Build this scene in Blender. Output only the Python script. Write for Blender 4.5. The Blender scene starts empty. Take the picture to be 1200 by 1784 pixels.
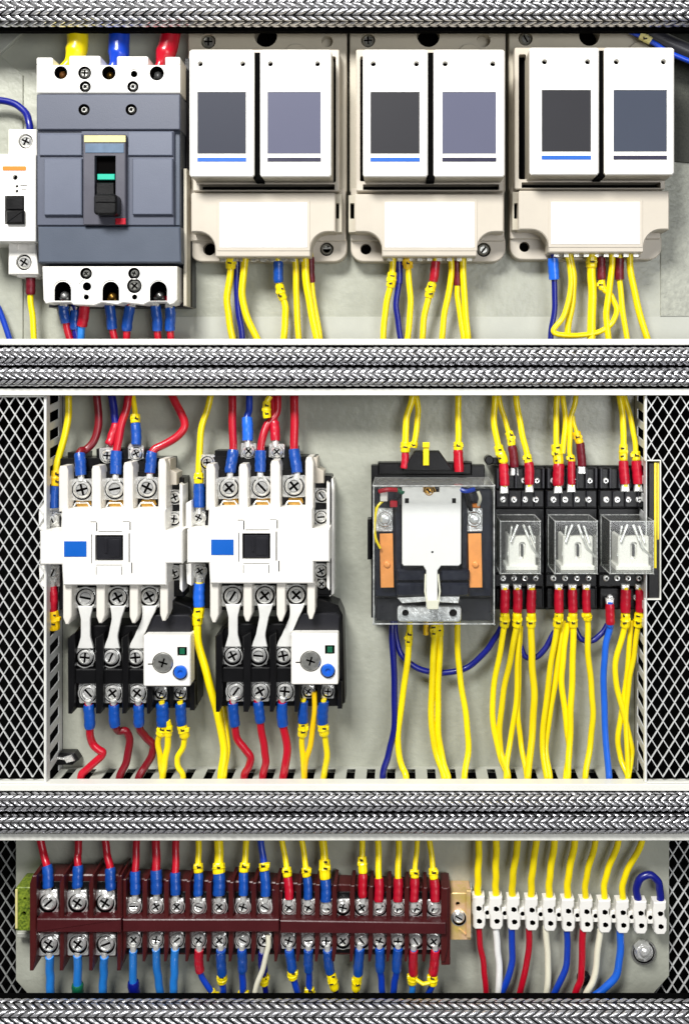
import bpy, bmesh, math, random
from mathutils import Vector
random.seed(7)
S = 0.0004            # one photo pixel on the mounting plate = 0.4 mm
D = 1700.0            # camera distance in the same unit
CX, CY = 700.0, 650.0 # foot of the camera axis
scene = bpy.context.scene
COL = scene.collection

def w3(px, py, h, hs=None):
    k = 1 - (h if hs is None else hs) / D
    return Vector(((CX + (px - CX) * k - 600) * S, -h * S, (892 - (CY + (py - CY) * k)) * S))

# ------------------------------------------------------------------ materials
def lin(c):
    return tuple(((v / 255) / 12.92 if v / 255 <= .04045 else ((v / 255 + .055) / 1.055) ** 2.4) for v in c)

MATS = {}
def mat(name, rgb, rough=.45, metal=0., var=.08, scale=60., bump=.0, bscale=900., coat=0., spec=.5, rvar=.1, dark=None, vary=0.):
    m = bpy.data.materials.new(name); m.use_nodes = True
    nt = m.node_tree; b = nt.nodes['Principled BSDF']
    c = lin(rgb)
    tc = nt.nodes.new('ShaderNodeTexCoord')
    n = nt.nodes.new('ShaderNodeTexNoise'); n.inputs['Scale'].default_value = scale; n.inputs['Detail'].default_value = 6
    n.inputs['Roughness'].default_value = .62
    nt.links.new(tc.outputs['Object'], n.inputs['Vector'])
    r = nt.nodes.new('ShaderNodeValToRGB')
    r.color_ramp.elements[0].position = .3; r.color_ramp.elements[1].position = .7
    lo = tuple(v * (1 - var) for v in c) if dark is None else lin(dark)
    r.color_ramp.elements[0].color = (*lo, 1)
    r.color_ramp.elements[1].color = (*[min(1, v * (1 + var * .6)) for v in c], 1)
    nt.links.new(n.outputs['Fac'], r.inputs['Fac']); 
    if coat or vary:      # every wire and sleeve came off its own reel: slightly different tone
        oi = nt.nodes.new('ShaderNodeObjectInfo'); hv = nt.nodes.new('ShaderNodeHueSaturation'); q = nt.nodes.new('ShaderNodeMapRange')
        q.inputs['To Min'].default_value = .84; q.inputs['To Max'].default_value = 1.08
        nt.links.new(oi.outputs['Random'], q.inputs['Value']); nt.links.new(q.outputs['Result'], hv.inputs['Value'])
        nt.links.new(r.outputs['Color'], hv.inputs['Color']); nt.links.new(hv.outputs['Color'], b.inputs['Base Color'])
    else: nt.links.new(r.outputs['Color'], b.inputs['Base Color'])
    mr = nt.nodes.new('ShaderNodeMapRange')
    mr.inputs['To Min'].default_value = max(.03, rough - rvar); mr.inputs['To Max'].default_value = min(1, rough + rvar)
    nt.links.new(n.outputs['Fac'], mr.inputs['Value']); nt.links.new(mr.outputs['Result'], b.inputs['Roughness'])
    b.inputs['Metallic'].default_value = metal
    b.inputs['Specular IOR Level'].default_value = spec
    if coat:
        b.inputs['Coat Weight'].default_value = coat; b.inputs['Coat Roughness'].default_value = .12
    if bump:
        n2 = nt.nodes.new('ShaderNodeTexNoise'); n2.inputs['Scale'].default_value = bscale; n2.inputs['Detail'].default_value = 4
        nt.links.new(tc.outputs['Object'], n2.inputs['Vector'])
        bp = nt.nodes.new('ShaderNodeBump'); bp.inputs['Strength'].default_value = bump; bp.inputs['Distance'].default_value = .0006
        nt.links.new(n2.outputs['Fac'], bp.inputs['Height']); nt.links.new(bp.outputs['Normal'], b.inputs['Normal'])
    MATS[name] = m
    return m
M = MATS
mat('plate', (168, 170, 157), .36, 0, .26, 11, .8, 210, rvar=.22, spec=.5)
mat('plate_shelf', (176, 178, 168), .45, 0, .12, 14, .1, 400)
mat('shade_dark', (52, 54, 45), .6, 0, .5, 500, .6, 900)
mat('rail_white', (232, 232, 224), .35, 0, .05, 30, .05)
mat('void_black', (3, 3, 3), .85, 0, .2, 40, spec=.05)
mat('braid_steel', (232, 232, 236), .22, .8, .3, 160, .15, 1500)
mat('hose_core', (22, 22, 24), .4, .4, .3, 200)
mat('fin_plastic', (224, 220, 211), .4, 0, .06, 40, .08, 1400)
mat('mesh_white', (208, 209, 208), .4, .1, .08, 90)
mat('white_plastic', (240, 238, 232), .38, 0, .035, 40, .06, 1400)
mat('warm_plastic', (190, 182, 168), .42, 0, .05, 30, .08, 1400)
mat('beige_plastic', (184, 177, 160), .45, 0, .09, 26, .12, 1400)
mat('slate_plastic', (78, 83, 98), .46, 0, .06, 22, .12, 1600)
mat('slate_light', (92, 98, 114), .44, 0, .06, 22, .1, 1600)
mat('slate_dark', (72, 80, 94), .44, 0, .08, 22, .12, 1600)
mat('grey_plate', (76, 76, 86), .4, 0, .08, 50, .12, 1200)
mat('black_plastic', (10, 10, 12), .36, 0, .25, 60, .15, 1000, spec=.35)
mat('dark_plastic', (30, 30, 35), .4, 0, .15, 60, .12, 1000, spec=.4)
mat('navy_plastic', (10, 15, 32), .35, 0, .3, 60, .1)
mat('hole', (5, 4, 4), .9, 0, .3, 60, spec=.04)  # near-black recess colour, paints in the shade inside holes
mat('chrome', (250, 250, 244), .18, .66, .22, 500, .85, 330, rvar=.1)
mat('zinc', (206, 206, 200), .3, .85, .25, 300, .15, 1100)
mat('lug_steel', (240, 240, 236), .25, .5, .2, 260, .7, 420)
mat('strap_silver', (236, 236, 232), .4, .25, .06, 120, .15, 900)
mat('brass', (214, 164, 78), .3, .85, .3, 300, .3)
mat('copper', (244, 160, 84), .4, .1, .12, 120, .15, 900)
mat('yellow', (252, 226, 2), .36, 0, .06, 50, .05, 900, coat=.25)
mat('amber', (246, 200, 8), .38, 0, .1, 60, .05)
mat('red', (188, 8, 36), .33, 0, .1, 50, .05, 900, coat=.3)
mat('dark_red', (118, 6, 24), .36, 0, .15, 50, .05, 900, coat=.2)
mat('crimson_sleeve', (186, 10, 40), .38, 0, .16, 300, .35, 700, coat=.2)
mat('maroon_sleeve', (104, 12, 30), .4, 0, .2, 300, .35, 700)
mat('blue', (14, 62, 182), .33, 0, .12, 60, .06, 900, coat=.3)
mat('blue_sleeve', (12, 74, 164), .34, 0, .16, 260, .35, 700, coat=.25)
mat('navy', (8, 20, 124), .35, 0, .15, 60, .05, 900, coat=.25)
mat('sky_blue', (40, 132, 222), .33, 0, .1, 60, .05, 900, coat=.3)
mat('bright_blue', (30, 104, 222), .33, 0, .1, 60, .05, 900, coat=.3)
mat('cream', (232, 228, 205), .4, 0, .06, 60, .05)
mat('white', (240, 240, 236), .4, 0, .05, 60, .05)
mat('green', (14, 96, 66), .4, 0, .2, 100, .1)
mat('teal', (30, 178, 150), .4, 0, .08)
mat('orange_print', (218, 122, 22), .5, 0, .06)
mat('label_yellow', (222, 212, 140), .5, 0, .1, 300)
mat('label_blue', (86, 108, 132), .4, 0, .15, 200)
mat('print_blue', (6, 90, 184), .4, 0, .05)
mat('print_navy', (22, 20, 52), .4, 0, .05)
mat('print_red', (190, 20, 44), .4, 0, .1)
mat('label_paper', (250, 250, 248), .5, 0, .01)
mat('display_slate', (52, 55, 66), .5, 0, .05, 10, spec=.18)
mat('display_lilac', (88, 90, 110), .5, 0, .05, 10, spec=.18)
mat('display_charcoal', (46, 46, 50), .5, 0, .05, 10, spec=.18)
mat('display_steel', (62, 68, 82), .5, 0, .05, 10, spec=.18)
mat('brown_plastic', (72, 20, 20), .36, 0, .22, 60, .2, 900)
mat('brown_bar', (72, 22, 26), .32, 0, .15, 50, .12, 900)
mat('earth_green', (140, 158, 48), .4, 0, .2, 560, .5, 600, dark=(30, 60, 14))
mat('chromate', (232, 190, 160), .34, .35, .2, 130, .25, 700, dark=(214, 190, 96))
mat('relay_cream', (246, 240, 228), .4, 0, .05, 60)
mat('marker_print', (34, 24, 16), .6, 0, .1)
mat('cable_black', (44, 44, 50), .35, 0, .1, 60, coat=.2)

def clear_mat(name, tint, body):
    m = bpy.data.materials.new(name); m.use_nodes = True; nt = m.node_tree
    out = nt.nodes['Material Output']; nt.nodes.remove(nt.nodes['Principled BSDF'])
    tr = nt.nodes.new('ShaderNodeBsdfTransparent'); tr.inputs['Color'].default_value = (*tint, 1)
    gl = nt.nodes.new('ShaderNodeBsdfGlossy'); gl.inputs['Roughness'].default_value = .06
    df = nt.nodes.new('ShaderNodeBsdfDiffuse'); df.inputs['Color'].default_value = (.75, .76, .74, 1)
    fr = nt.nodes.new('ShaderNodeFresnel'); fr.inputs['IOR'].default_value = 1.5
    nz = nt.nodes.new('ShaderNodeTexNoise'); nz.inputs['Scale'].default_value = 25; nz.inputs['Detail'].default_value = 2
    mr = nt.nodes.new('ShaderNodeMapRange'); mr.inputs['From Min'].default_value = .3; mr.inputs['From Max'].default_value = .75
    mr.inputs['To Min'].default_value = body * .4; mr.inputs['To Max'].default_value = body * 1.6
    nt.links.new(nz.outputs['Fac'], mr.inputs['Value'])
    a = nt.nodes.new('ShaderNodeMixShader'); b = nt.nodes.new('ShaderNodeMixShader')
    nt.links.new(mr.outputs['Result'], a.inputs[0]); nt.links.new(tr.outputs[0], a.inputs[1]); nt.links.new(df.outputs[0], a.inputs[2])
    ge = nt.nodes.new('ShaderNodeNewGeometry'); sb = nt.nodes.new('ShaderNodeMath'); sb.operation = 'SUBTRACT'; sb.inputs[0].default_value = 1
    ml = nt.nodes.new('ShaderNodeMath'); ml.operation = 'MULTIPLY'
    nt.links.new(ge.outputs['Backfacing'], sb.inputs[1]); nt.links.new(sb.outputs[0], ml.inputs[0]); nt.links.new(fr.outputs[0], ml.inputs[1])
    nt.links.new(ml.outputs[0], b.inputs[0]); nt.links.new(a.outputs[0], b.inputs[1]); nt.links.new(gl.outputs[0], b.inputs[2])
    nt.links.new(b.outputs[0], out.inputs['Surface'])
    MATS[name] = m
clear_mat('clear_plastic', (.97, .98, .97), .05)
clear_mat('clear_smoky', (.965, .975, .98), .008)
clear_mat('clear_milky', (.95, .95, .93), .3)
clear_mat('clear_edge', (.7, .72, .72), .45)

# ------------------------------------------------------------------ shapes (2-D outlines in photo pixels)
def rect(x0, y0, x1, y1, r=0, n=4):
    if r <= 0: return [(x0, y0), (x1, y0), (x1, y1), (x0, y1)]
    r = min(r, abs(x1 - x0) / 2.02, abs(y1 - y0) / 2.02); out = []
    for cx, cy, a0 in ((x1 - r, y0 + r, -90), (x1 - r, y1 - r, 0), (x0 + r, y1 - r, 90), (x0 + r, y0 + r, 180)):
        for i in range(n + 1):
            a = math.radians(a0 + 90 * i / n); out.append((cx + r * math.cos(a), cy + r * math.sin(a)))
    return out
def circ(x, y, r, n=20, ph=0):
    return [(x + r * math.cos(2 * math.pi * i / n + ph), y + r * math.sin(2 * math.pi * i / n + ph)) for i in range(n)]
def arc(x, y, r, a0, a1, n=8):
    return [(x + r * math.cos(math.radians(a0 + (a1 - a0) * i / n)), y + r * math.sin(math.radians(a0 + (a1 - a0) * i / n))) for i in range(n + 1)]
def area(p):
    return sum(p[i][0] * p[(i + 1) % len(p)][1] - p[(i + 1) % len(p)][0] * p[i][1] for i in range(len(p))) / 2
def inset(p, c):
    s = 1 if area(p) > 0 else -1; out = []; n = len(p)
    for i in range(n):
        a, b, d = p[i - 1], p[i], p[(i + 1) % n]
        e1 = Vector((b[0] - a[0], b[1] - a[1])); e2 = Vector((d[0] - b[0], d[1] - b[1]))
        if e1.length < 1e-6 or e2.length < 1e-6: out.append(b); continue
        e1.normalize(); e2.normalize()
        n1 = Vector((-e1.y, e1.x)) * s; n2 = Vector((-e2.y, e2.x)) * s
        m = n1 + n2
        if m.length < .3: m = n1
        m.normalize(); k = min(2., 1 / max(.3, m.dot(n1)))
        out.append((b[0] + m.x * c * k, b[1] + m.y * c * k))
    return out
def rot2(pts, x, y, a):
    ca, sa = math.cos(a), math.sin(a)
    return [(x + (p[0] - x) * ca - (p[1] - y) * sa, y + (p[0] - x) * sa + (p[1] - y) * ca) for p in pts]

def smooth(pts, seg=9):
    n = len(pts); out = []
    for i in range(n - 1):
        p0, p1, p2, p3 = pts[max(i - 1, 0)], pts[i], pts[i + 1], pts[min(i + 2, n - 1)]
        for k in range(seg):
            t = k / seg; q = []
            for a in range(3):
                m1 = (p2[a] - p0[a]) / 2; m2 = (p3[a] - p1[a]) / 2
                q.append((2 * t ** 3 - 3 * t * t + 1) * p1[a] + (t ** 3 - 2 * t * t + t) * m1 + (-2 * t ** 3 + 3 * t * t) * p2[a] + (t ** 3 - t * t) * m2)
            out.append(tuple(q))
    out.append(pts[-1]); return out

class MB:
    def __init__(s): s.bm = bmesh.new()
    def ring(s, pts, h, hs): return [s.bm.verts.new(w3(p[0], p[1], h, hs)) for p in pts]
    def wall(s, a, b, mi=0):
        n = len(a)
        for i in range(n):
            f = s.bm.faces.new((a[i], a[(i + 1) % n], b[(i + 1) % n], b[i])); f.material_index = mi
    # a slab with outline pts between heights h0 and h1, chamfered front edge, holes = [(pts, depth, floor material index)]
    def plate(s, pts, h0, h1, c=.8, holes=(), mi=0, hs=None, side=None):
        hs = h1 if hs is None else hs
        c = min(c, (h1 - h0) * .45)
        side = mi if side is None else side
        nf0 = len(s.bm.faces); s.bm.faces.ensure_lookup_table()
        back = s.ring(pts, h0, hs); mid = s.ring(pts, h1 - c, hs)
        f = s.bm.faces.new(back); f.material_index = side
        s.wall(back, mid, side)
        if c > 0:
            top = s.ring(inset(pts, c), h1, hs); s.wall(mid, top, mi)
        else: top = mid
        if not holes:
            f = s.bm.faces.new(top); f.material_index = mi
        else:
            edges = [s.bm.edges.get((top[i], top[(i + 1) % len(top)])) for i in range(len(top))]
            for hole in holes:
                hp, dep = hole[0], hole[1]; hm = hole[2] if len(hole) > 2 else mi
                a = s.ring(hp, h1, hs); b = s.ring(hp, h1 - dep, hs); s.wall(a, b, hole[3] if len(hole) > 3 else mi)
                f = s.bm.faces.new(b); f.material_index = hm
                edges += [s.bm.edges.get((a[i], a[(i + 1) % len(a)])) for i in range(len(a))]
            r = bmesh.ops.triangle_fill(s.bm, use_beauty=True, use_dissolve=False, edges=edges)
            for g in r['geom']:
                if isinstance(g, bmesh.types.BMFace): g.material_index = mi
        return s
    def box(s, x0, y0, x1, y1, h0, h1, c=.8, mi=0, hs=None, r=0): return s.plate(rect(x0, y0, x1, y1, r), h0, h1, c, mi=mi, hs=hs)
    def cyl(s, x, y, r, h0, h1, c=.8, mi=0, n=20, hs=None): return s.plate(circ(x, y, r, n), h0, h1, c, mi=mi, hs=hs)
    # domed disc facing the camera
    def dome(s, x, y, r, h0, h1, mi=0, n=20, k=4):
        prev = s.ring(circ(x, y, r, n), h0, h1)
        f = s.bm.faces.new(prev); f.material_index = mi
        for j in range(k + 1):
            t = j / (k + .6) * math.pi / 2
            cur = s.ring(circ(x, y, r * math.cos(t), n), h0 + (h1 - h0) * (.35 + .65 * math.sin(t)), h1); s.wall(prev, cur, mi); prev = cur
        f = s.bm.faces.new(prev); f.material_index = mi
    # tube through points (px,py,h) with radius in pixels (float or list)
    def tube(s, pts, rad, mi=0, n=12, cap=True, flat=1.):
        P = [w3(*p) for p in pts]; N = len(P)
        R = [(rad if isinstance(rad, (int, float)) else rad[i]) * S * (1 - pts[i][2] / D) for i in range(N)]
        rings = []; up = None
        for i in range(N):
            t = (P[min(i + 1, N - 1)] - P[max(i - 1, 0)]).normalized()
            if up is None:
                up = Vector((0, -1, 0)) if abs(t.y) < .9 else Vector((1, 0, 0))
            up = (up - t * up.dot(t))
            if up.length < 1e-4: up = t.orthogonal()
            up.normalize(); sd = t.cross(up)
            rings.append([s.bm.verts.new(P[i] + (sd * math.cos(2 * math.pi * j / n) + up * math.sin(2 * math.pi * j / n) * flat) * R[i]) for j in range(n)])
        for a, b in zip(rings, rings[1:]): s.wall(a, b, mi)
        if cap:
            for g in (rings[0], rings[-1]):
                f = s.bm.faces.new(g); f.material_index = mi
        return s
    # cross or slotted screw head
    def screw(s, x, y, h, r, slot='cross', rot=None, clamp=None, washer=True):
        rot = random.uniform(-1.2, 1.2) if rot is None else rot
        if clamp:
            s.plate(rot2(rect(x - clamp[0] / 2, y - clamp[1] / 2, x + clamp[0] / 2, y + clamp[1] / 2, 2.5, 2), x, y, random.uniform(-.05, .05)), h - 4, h, .9)
        if washer:
            s.plate(circ(x, y, r * 1.4, 22), h, h + 1.6, .6)
            s.plate(circ(x + .3, y + .4, r * 1.21, 22), h + 1.6, h + 2.4, .2, mi=1)  # dark ring painting in the contact shadow under the head
        s.plate(circ(x, y, r, 22), h + 1, h + 8, 2.6, holes=[(circ(x, y, r * .72, 18), 2.6, 1)])  # slot floor blackened to stand for shade in the recess
        g = r * .14; q = r * .66
        def sector(a0, a1, gx, gy):
            pts = [(gx, gy)]
            lim0 = math.asin(min(.9, g / q))
            a = [a0 + lim0 + (a1 - a0 - 2 * lim0) * i / 4 for i in range(5)]
            return pts + [(q * math.cos(t), q * math.sin(t)) for t in a]
        if slot == 'cross':
            for k in range(4):
                a0 = k * math.pi / 2
                p = sector(a0, a0 + math.pi / 2, g * (1 if k in (0, 3) else -1), g * (1 if k in (0, 1) else -1))
                s.plate([(x + u, y + v) for u, v in rot2(p, 0, 0, rot)], h + 2, h + 6.2, .5)
        else:
            for k in range(2):
                a0 = k * math.pi; l = math.asin(g / q)
                p = [(q * math.cos(a0 + l + (math.pi - 2 * l) * i / 8), q * math.sin(a0 + l + (math.pi - 2 * l) * i / 8)) for i in range(9)]
                s.plate([(x + u, y + v) for u, v in rot2(p, 0, 0, rot)], h + 2, h + 6.2, .5)
        return s
    def build(s, name, mats, parent=None, angle=38):
        bmesh.ops.recalc_face_normals(s.bm, faces=s.bm.faces)
        root = parent
        while root is not None and root.parent is not None: root = root.parent
        if parent is None:
            lo = Vector((1e9,) * 3); hi = Vector((-1e9,) * 3)
            for v in s.bm.verts:
                for i in range(3): lo[i] = min(lo[i], v.co[i]); hi[i] = max(hi[i], v.co[i])
            L = Vector(((lo.x + hi.x) / 2, hi.y, (lo.z + hi.z) / 2))
        else: L = Vector(root['_loc'])
        for v in s.bm.verts: v.co -= L
        me = bpy.data.meshes.new(name); s.bm.to_mesh(me); s.bm.free()
        for p in me.polygons: p.use_smooth = True
        me.set_sharp_from_angle(angle=math.radians(angle))
        for m in (mats if isinstance(mats, (list, tuple)) else [mats]): me.materials.append(M[m])
        o = bpy.data.objects.new(name, me); COL.objects.link(o)
        if parent is None: o.location = L; o['_loc'] = tuple(L)
        else: o.parent = parent
        return o
ROOTS = []
def tag(o, label, cat, group=None, kind=None):
    o['label'] = label; o['category'] = cat
    if group: o['group'] = group
    if kind: o['kind'] = kind
    ROOTS.append(o); return o
def thing(name, label, cat, px, py, group=None, h=0):
    o = bpy.data.objects.new(name, None); COL.objects.link(o); L = w3(px, py, h)
    o.location = L; o['_loc'] = tuple(L); o.empty_display_size = .01
    return tag(o, label, cat, group)
def part(name, m, parent, fn):
    b = MB(); fn(b); return b.build(name, m, parent)
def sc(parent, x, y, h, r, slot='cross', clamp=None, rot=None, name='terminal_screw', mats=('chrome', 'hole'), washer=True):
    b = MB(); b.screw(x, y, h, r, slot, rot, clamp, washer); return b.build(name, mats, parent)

# ------------------------------------------------------------------ the setting
b = MB(); b.box(-120, -40, 1320, 640, -14, 0, 0)
o = b.build('mounting_plate', 'plate'); o['kind'] = 'structure'
b = MB(); b.box(83, 660, 1123, 1420, -14, 0, 0, hs=75)
o = b.build('mounting_plate', 'plate'); o['kind'] = 'structure'
b = MB(); b.plate([(28, 1400), (1165, 1400), (1165, 1700), (1128, 1742), (1128, 1850), (60, 1850), (58, 1742), (28, 1708)], -4, 3, .8)
o = b.build('mounting_plate', 'plate'); o['kind'] = 'structure'
b = MB(); b.box(-150, 640, 1350, 1900, -60, -30, 0)
o = b.build('dark_cabinet_back', 'void_black'); o['kind'] = 'structure'

# rails and the black channels that carry the hoses
def rail(y0, y1, label, h1=84):
    b = MB(); b.box(-120, y0, 1320, y1, 62, h1, 1.2, hs=h1)
    tag(b.build('frame_rail', 'rail_white'), label, 'rail', 'white frame rails')
rail(590.5, 601, 'thin white frame rail closing the bottom of the top bay')
rail(677, 689, 'white frame rail above the contactors and relays')
rail(1366.5, 1378.5, 'white frame rail in front of the slotted shelf')
rail(1453, 1465, 'white frame rail above the brown terminal block')
def channel(y0, y1, label, h0=56):
    b = MB(); b.box(-120, y0, 1320, y1, h0, 70, .5, hs=70)
    tag(b.build('hose_channel', 'void_black'), label, 'channel', 'black hose channels')
channel(-30, 53.5, 'black channel behind the single hose at the top edge')
channel(601, 677, 'black channel behind the pair of hoses under the top bay')
channel(1378.5, 1453, 'black channel behind the pair of hoses under the middle bay')
channel(1739, 1830, 'black channel behind the single hose at the bottom edge')

def hose(yc, R, rows, pitch, label, ph=0, hc=84):
    core = MB(); core.tube([(x, yc, hc) for x in (-70, 600, 1270)], R - 3, n=32)
    root = core.build('braided_hose', 'hose_core'); tag(root, label, 'hose', 'braided steel hoses')
    b = MB(); bm = b.bm
    dth = 2 * math.pi / rows
    for j in range(rows):
        th0 = ph + j * dth
        mid = (th0 + dth / 2 + math.pi) % (2 * math.pi) - math.pi
        if abs(mid) > 2.0: continue
        d = 1 if j % 2 else -1
        n = int(1330 / pitch)
        for i in range(n):
            x0 = -65 + i * pitch + random.uniform(-.7, .7)
            ny, nx = 5, 4
            amp = 3.4 * random.uniform(.85, 1.1); g = []
            for v in range(ny + 1):
                bb = v / ny; row = []
                for u in range(nx + 1):
                    aa = u / nx
                    lift = (math.sin(math.pi * min(max(aa, .02), .98)) ** .45) * (math.sin(math.pi * min(max(bb, .02), .98)) ** .4)
                    r = R - 3.8 + amp * lift
                    th = th0 + dth * (.09 + .82 * bb)
                    # pointed lozenge ends
                    ax = x0 + pitch * (.15 + .70 * aa) + d * pitch * .9 * (bb - .5)
                    row.append(bm.verts.new(w3(ax, yc + r * math.sin(th), hc + r * math.cos(th), hc)))
                g.append(row)
            for v in range(ny):
                for u in range(nx): bm.faces.new((g[v][u], g[v][u + 1], g[v + 1][u + 1], g[v + 1][u]))
    o = b.build('braid', 'braid_steel', root, angle=60)
    for p in o.data.polygons: pass
    return root
hose(21, 25.5, 12, 16.3, 'braided steel hose running along the very top edge', .08)
hose(620.5, 16.6, 8, 13.2, 'braided steel hose directly under the rail of the top bay', .25)
hose(656.5, 17.4, 8, 13.6, 'braided steel hose directly above the rail of the middle bay', .3)
hose(1396.5, 16.6, 8, 13.2, 'braided steel hose directly under the slotted shelf', .2)
hose(1433.5, 17.4, 8, 13.6, 'braided steel hose directly above the rail over the brown terminal block', .35)
hose(1768, 26, 12, 16.3, 'braided steel hose running along the very bottom edge', .1)

# middle tray walls: world-straight sheets seen in perspective; built from bars so the slots are real openings
def tray_shelf():
    root = thing('slotted_shelf', 'grey slotted shelf the wires drop through at the foot of the middle bay', 'shelf', 604, 1367)
    b = MB()
    def bar(x0, x1, h0, h1): # thin sheet lying in depth
        b.box(x0, 1367, x1, 1369, h0, h1, .3, hs=75)
    bar(83, 1123, 0, 8); bar(83, 1123, 53, 76)
    x = 83
    centers = [105 + 36.0 * i for i in range(29)]
    edges = [83] + [v for c in centers for v in (c - 8, c + 7)] + [1123]
    for i in range(0, len(edges), 2):
        if edges[i + 1] > edges[i]: bar(edges[i], min(edges[i + 1], 1123), 8, 53)
    b.build('shelf_sheet', 'plate_shelf', root)
    b = MB(); b.box(80, 1378, 1126, 1380, -4, 60, 0, hs=75); b.build('duct_floor', 'void_black', root)
tray_shelf()
def side_wall(x, label, flip):
    root = thing('slotted_side_strip', label, 'side strip', x, 1030, 'slotted side strips of the middle bay')
    b = MB()
    x0, x1 = (x, x + 2)
    b.box(x0, 688, x1, 1368, 0, 16, .3, hs=75); b.box(x0, 688, x1, 1368, 60, 76, .3, hs=75)
    y = 700
    while y < 1360:
        # slanted webs between the openings
        b.bm.verts.ensure_lookup_table()
        for (ya, yb) in ((y, y + 13),):
            a = [w3(x0, ya, 14, 75), w3(x0, yb, 14, 75), w3(x0, yb + 7, 62, 75), w3(x0, ya + 7, 62, 75)]
            c = [v + Vector((2 * S, 0, 0)) for v in a]
            va = [b.bm.verts.new(v) for v in a]; vc = [b.bm.verts.new(v) for v in c]
            b.bm.faces.new(va); b.bm.faces.new(vc); b.wall(va, vc)
        y += 31.5
    b.build('strip_sheet', 'mesh_white', root)
side_wall(80, 'slotted steel strip beside the left mesh panel in the middle bay', 0)
side_wall(1124, 'slotted steel strip beside the right mesh panel in the middle bay', 1)

def mesh_panel(x0, x1, y0, y1, h, label, px=20.3, py=32.4, t=.9, mt='mesh_white', notch=None):
    root = thing('mesh_panel', label, 'mesh panel', (x0 + x1) / 2, y1, 'diamond mesh panels', h)
    b = MB()
    nx = int((x1 - x0) / (px / 2)) + 2; ny = int((y1 - y0) / (py / 2)) + 2
    for i in range(nx):
        for j in range(ny):
            if (i + j) % 2: continue
            xa, ya = x0 + i * px / 2 + random.uniform(-.4, .4), y0 + j * py / 2 + random.uniform(-.4, .4)
            for dx in (-1, 1):
                xb, yb = xa + dx * px / 2, ya + py / 2
                if min(xa, xb) < x0 - 1 or max(xa, xb) > x1 + 2 or yb > y1 + 2: continue
                if notch and min(xa, xb) < notch[0] and notch[1] < (ya + yb) / 2 < notch[2]: continue
                L = math.hypot(xb - xa, yb - ya); ux, uy = (yb - ya) / L * t, -(xb - xa) / L * t
                b.plate([(xa - ux, ya - uy), (xa + ux, ya + uy), (xb + ux, yb + uy), (xb - ux, yb - uy)], h - 3, h, .4)
    b.build('mesh', mt, root)
    return root
r = mesh_panel(-14, 78, 690, 1366, 74, 'white diamond mesh panel left of the contactors')
part('mesh_edge', 'rail_white', r, lambda b: (b.box(-20, 1362, 80, 1367, 68, 76, .5), b.box(77, 690, 80, 1366, 68, 76, .5), b.box(-20, 689, 80, 692, 68, 76, .4)))
r = mesh_panel(1124, 1220, 690, 1366, 74, 'white diamond mesh panel right of the small clear relays', notch=(1152, 804, 1043))
part('mesh_edge', 'rail_white', r, lambda b: (b.box(1122, 690, 1124.5, 803, 68, 76, .5), b.box(1122, 1044, 1124.5, 1366, 68, 76, .5), b.box(1149, 803, 1151, 1044, 68, 76, .4), b.box(1122, 801.5, 1151, 803.5, 68, 76, .4), b.box(1122, 1043.5, 1151, 1045.5, 68, 76, .4), b.box(1122, 1362, 1220, 1366, 68, 76, .4)))
mat('mesh_dull', (150, 152, 150), .5, .2, .1, 90)
mesh_panel(-30, 60, 1440, 1780, -16, 'dull diamond mesh panel left of the brown terminal block', mt='mesh_dull', t=1.0)
mesh_panel(1120, 1220, 1440, 1780, -12, 'diamond mesh panel right of the bolt in the bottom bay', t=1.1)

# odd plates in the top bay
root = thing('cover_strip', 'pale vertical strip behind the small white breaker', 'cover strip', 20, 560)
part('strip_face', 'plate', root, lambda b: b.plate([(-60, 96), (0, 96), (40, 130), (40, 640), (-60, 640)], 0, 4, .8))
root = thing('corner_gusset', 'grey triangular corner plate at the top left', 'corner plate', 0, 90)
part('gusset_plate', 'plate_shelf', root, lambda b: b.plate([(-60, 20), (52, 20), (36, 60), (-4, 96), (-60, 130)], 0, 9, 1))
root = thing('dark_shade_sheet', 'dark rough sheet standing in for shade right of the third meter', 'shade sheet', 1190, 300)  # dark sheet added to stand in for shade, no real part
part('shade_sheet', 'shade_dark', root, lambda b: b.plate([(1156, 30), (1300, 30), (1300, 292), (1156, 280)], 2.2, 6, .8))

mat('crinkled_sheet', (160, 162, 150), .38, 0, .25, 300, 1., 480)
root = thing('crinkled_sheet', 'grey crinkled sheet patch right of the third meter cover', 'metal sheet', 1185, 500)
part('sheet_face', 'crinkled_sheet', root, lambda b: b.box(1150, 240, 1300, 551, 0, 2, .4))
root = thing('sheet_joint', 'thin folded joint low on the top mounting plate', 'joint', 700, 553)
part('joint_lip', 'plate_shelf', root, lambda b: b.box(300, 552, 1300, 620, 0, 1.6, .3))
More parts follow.
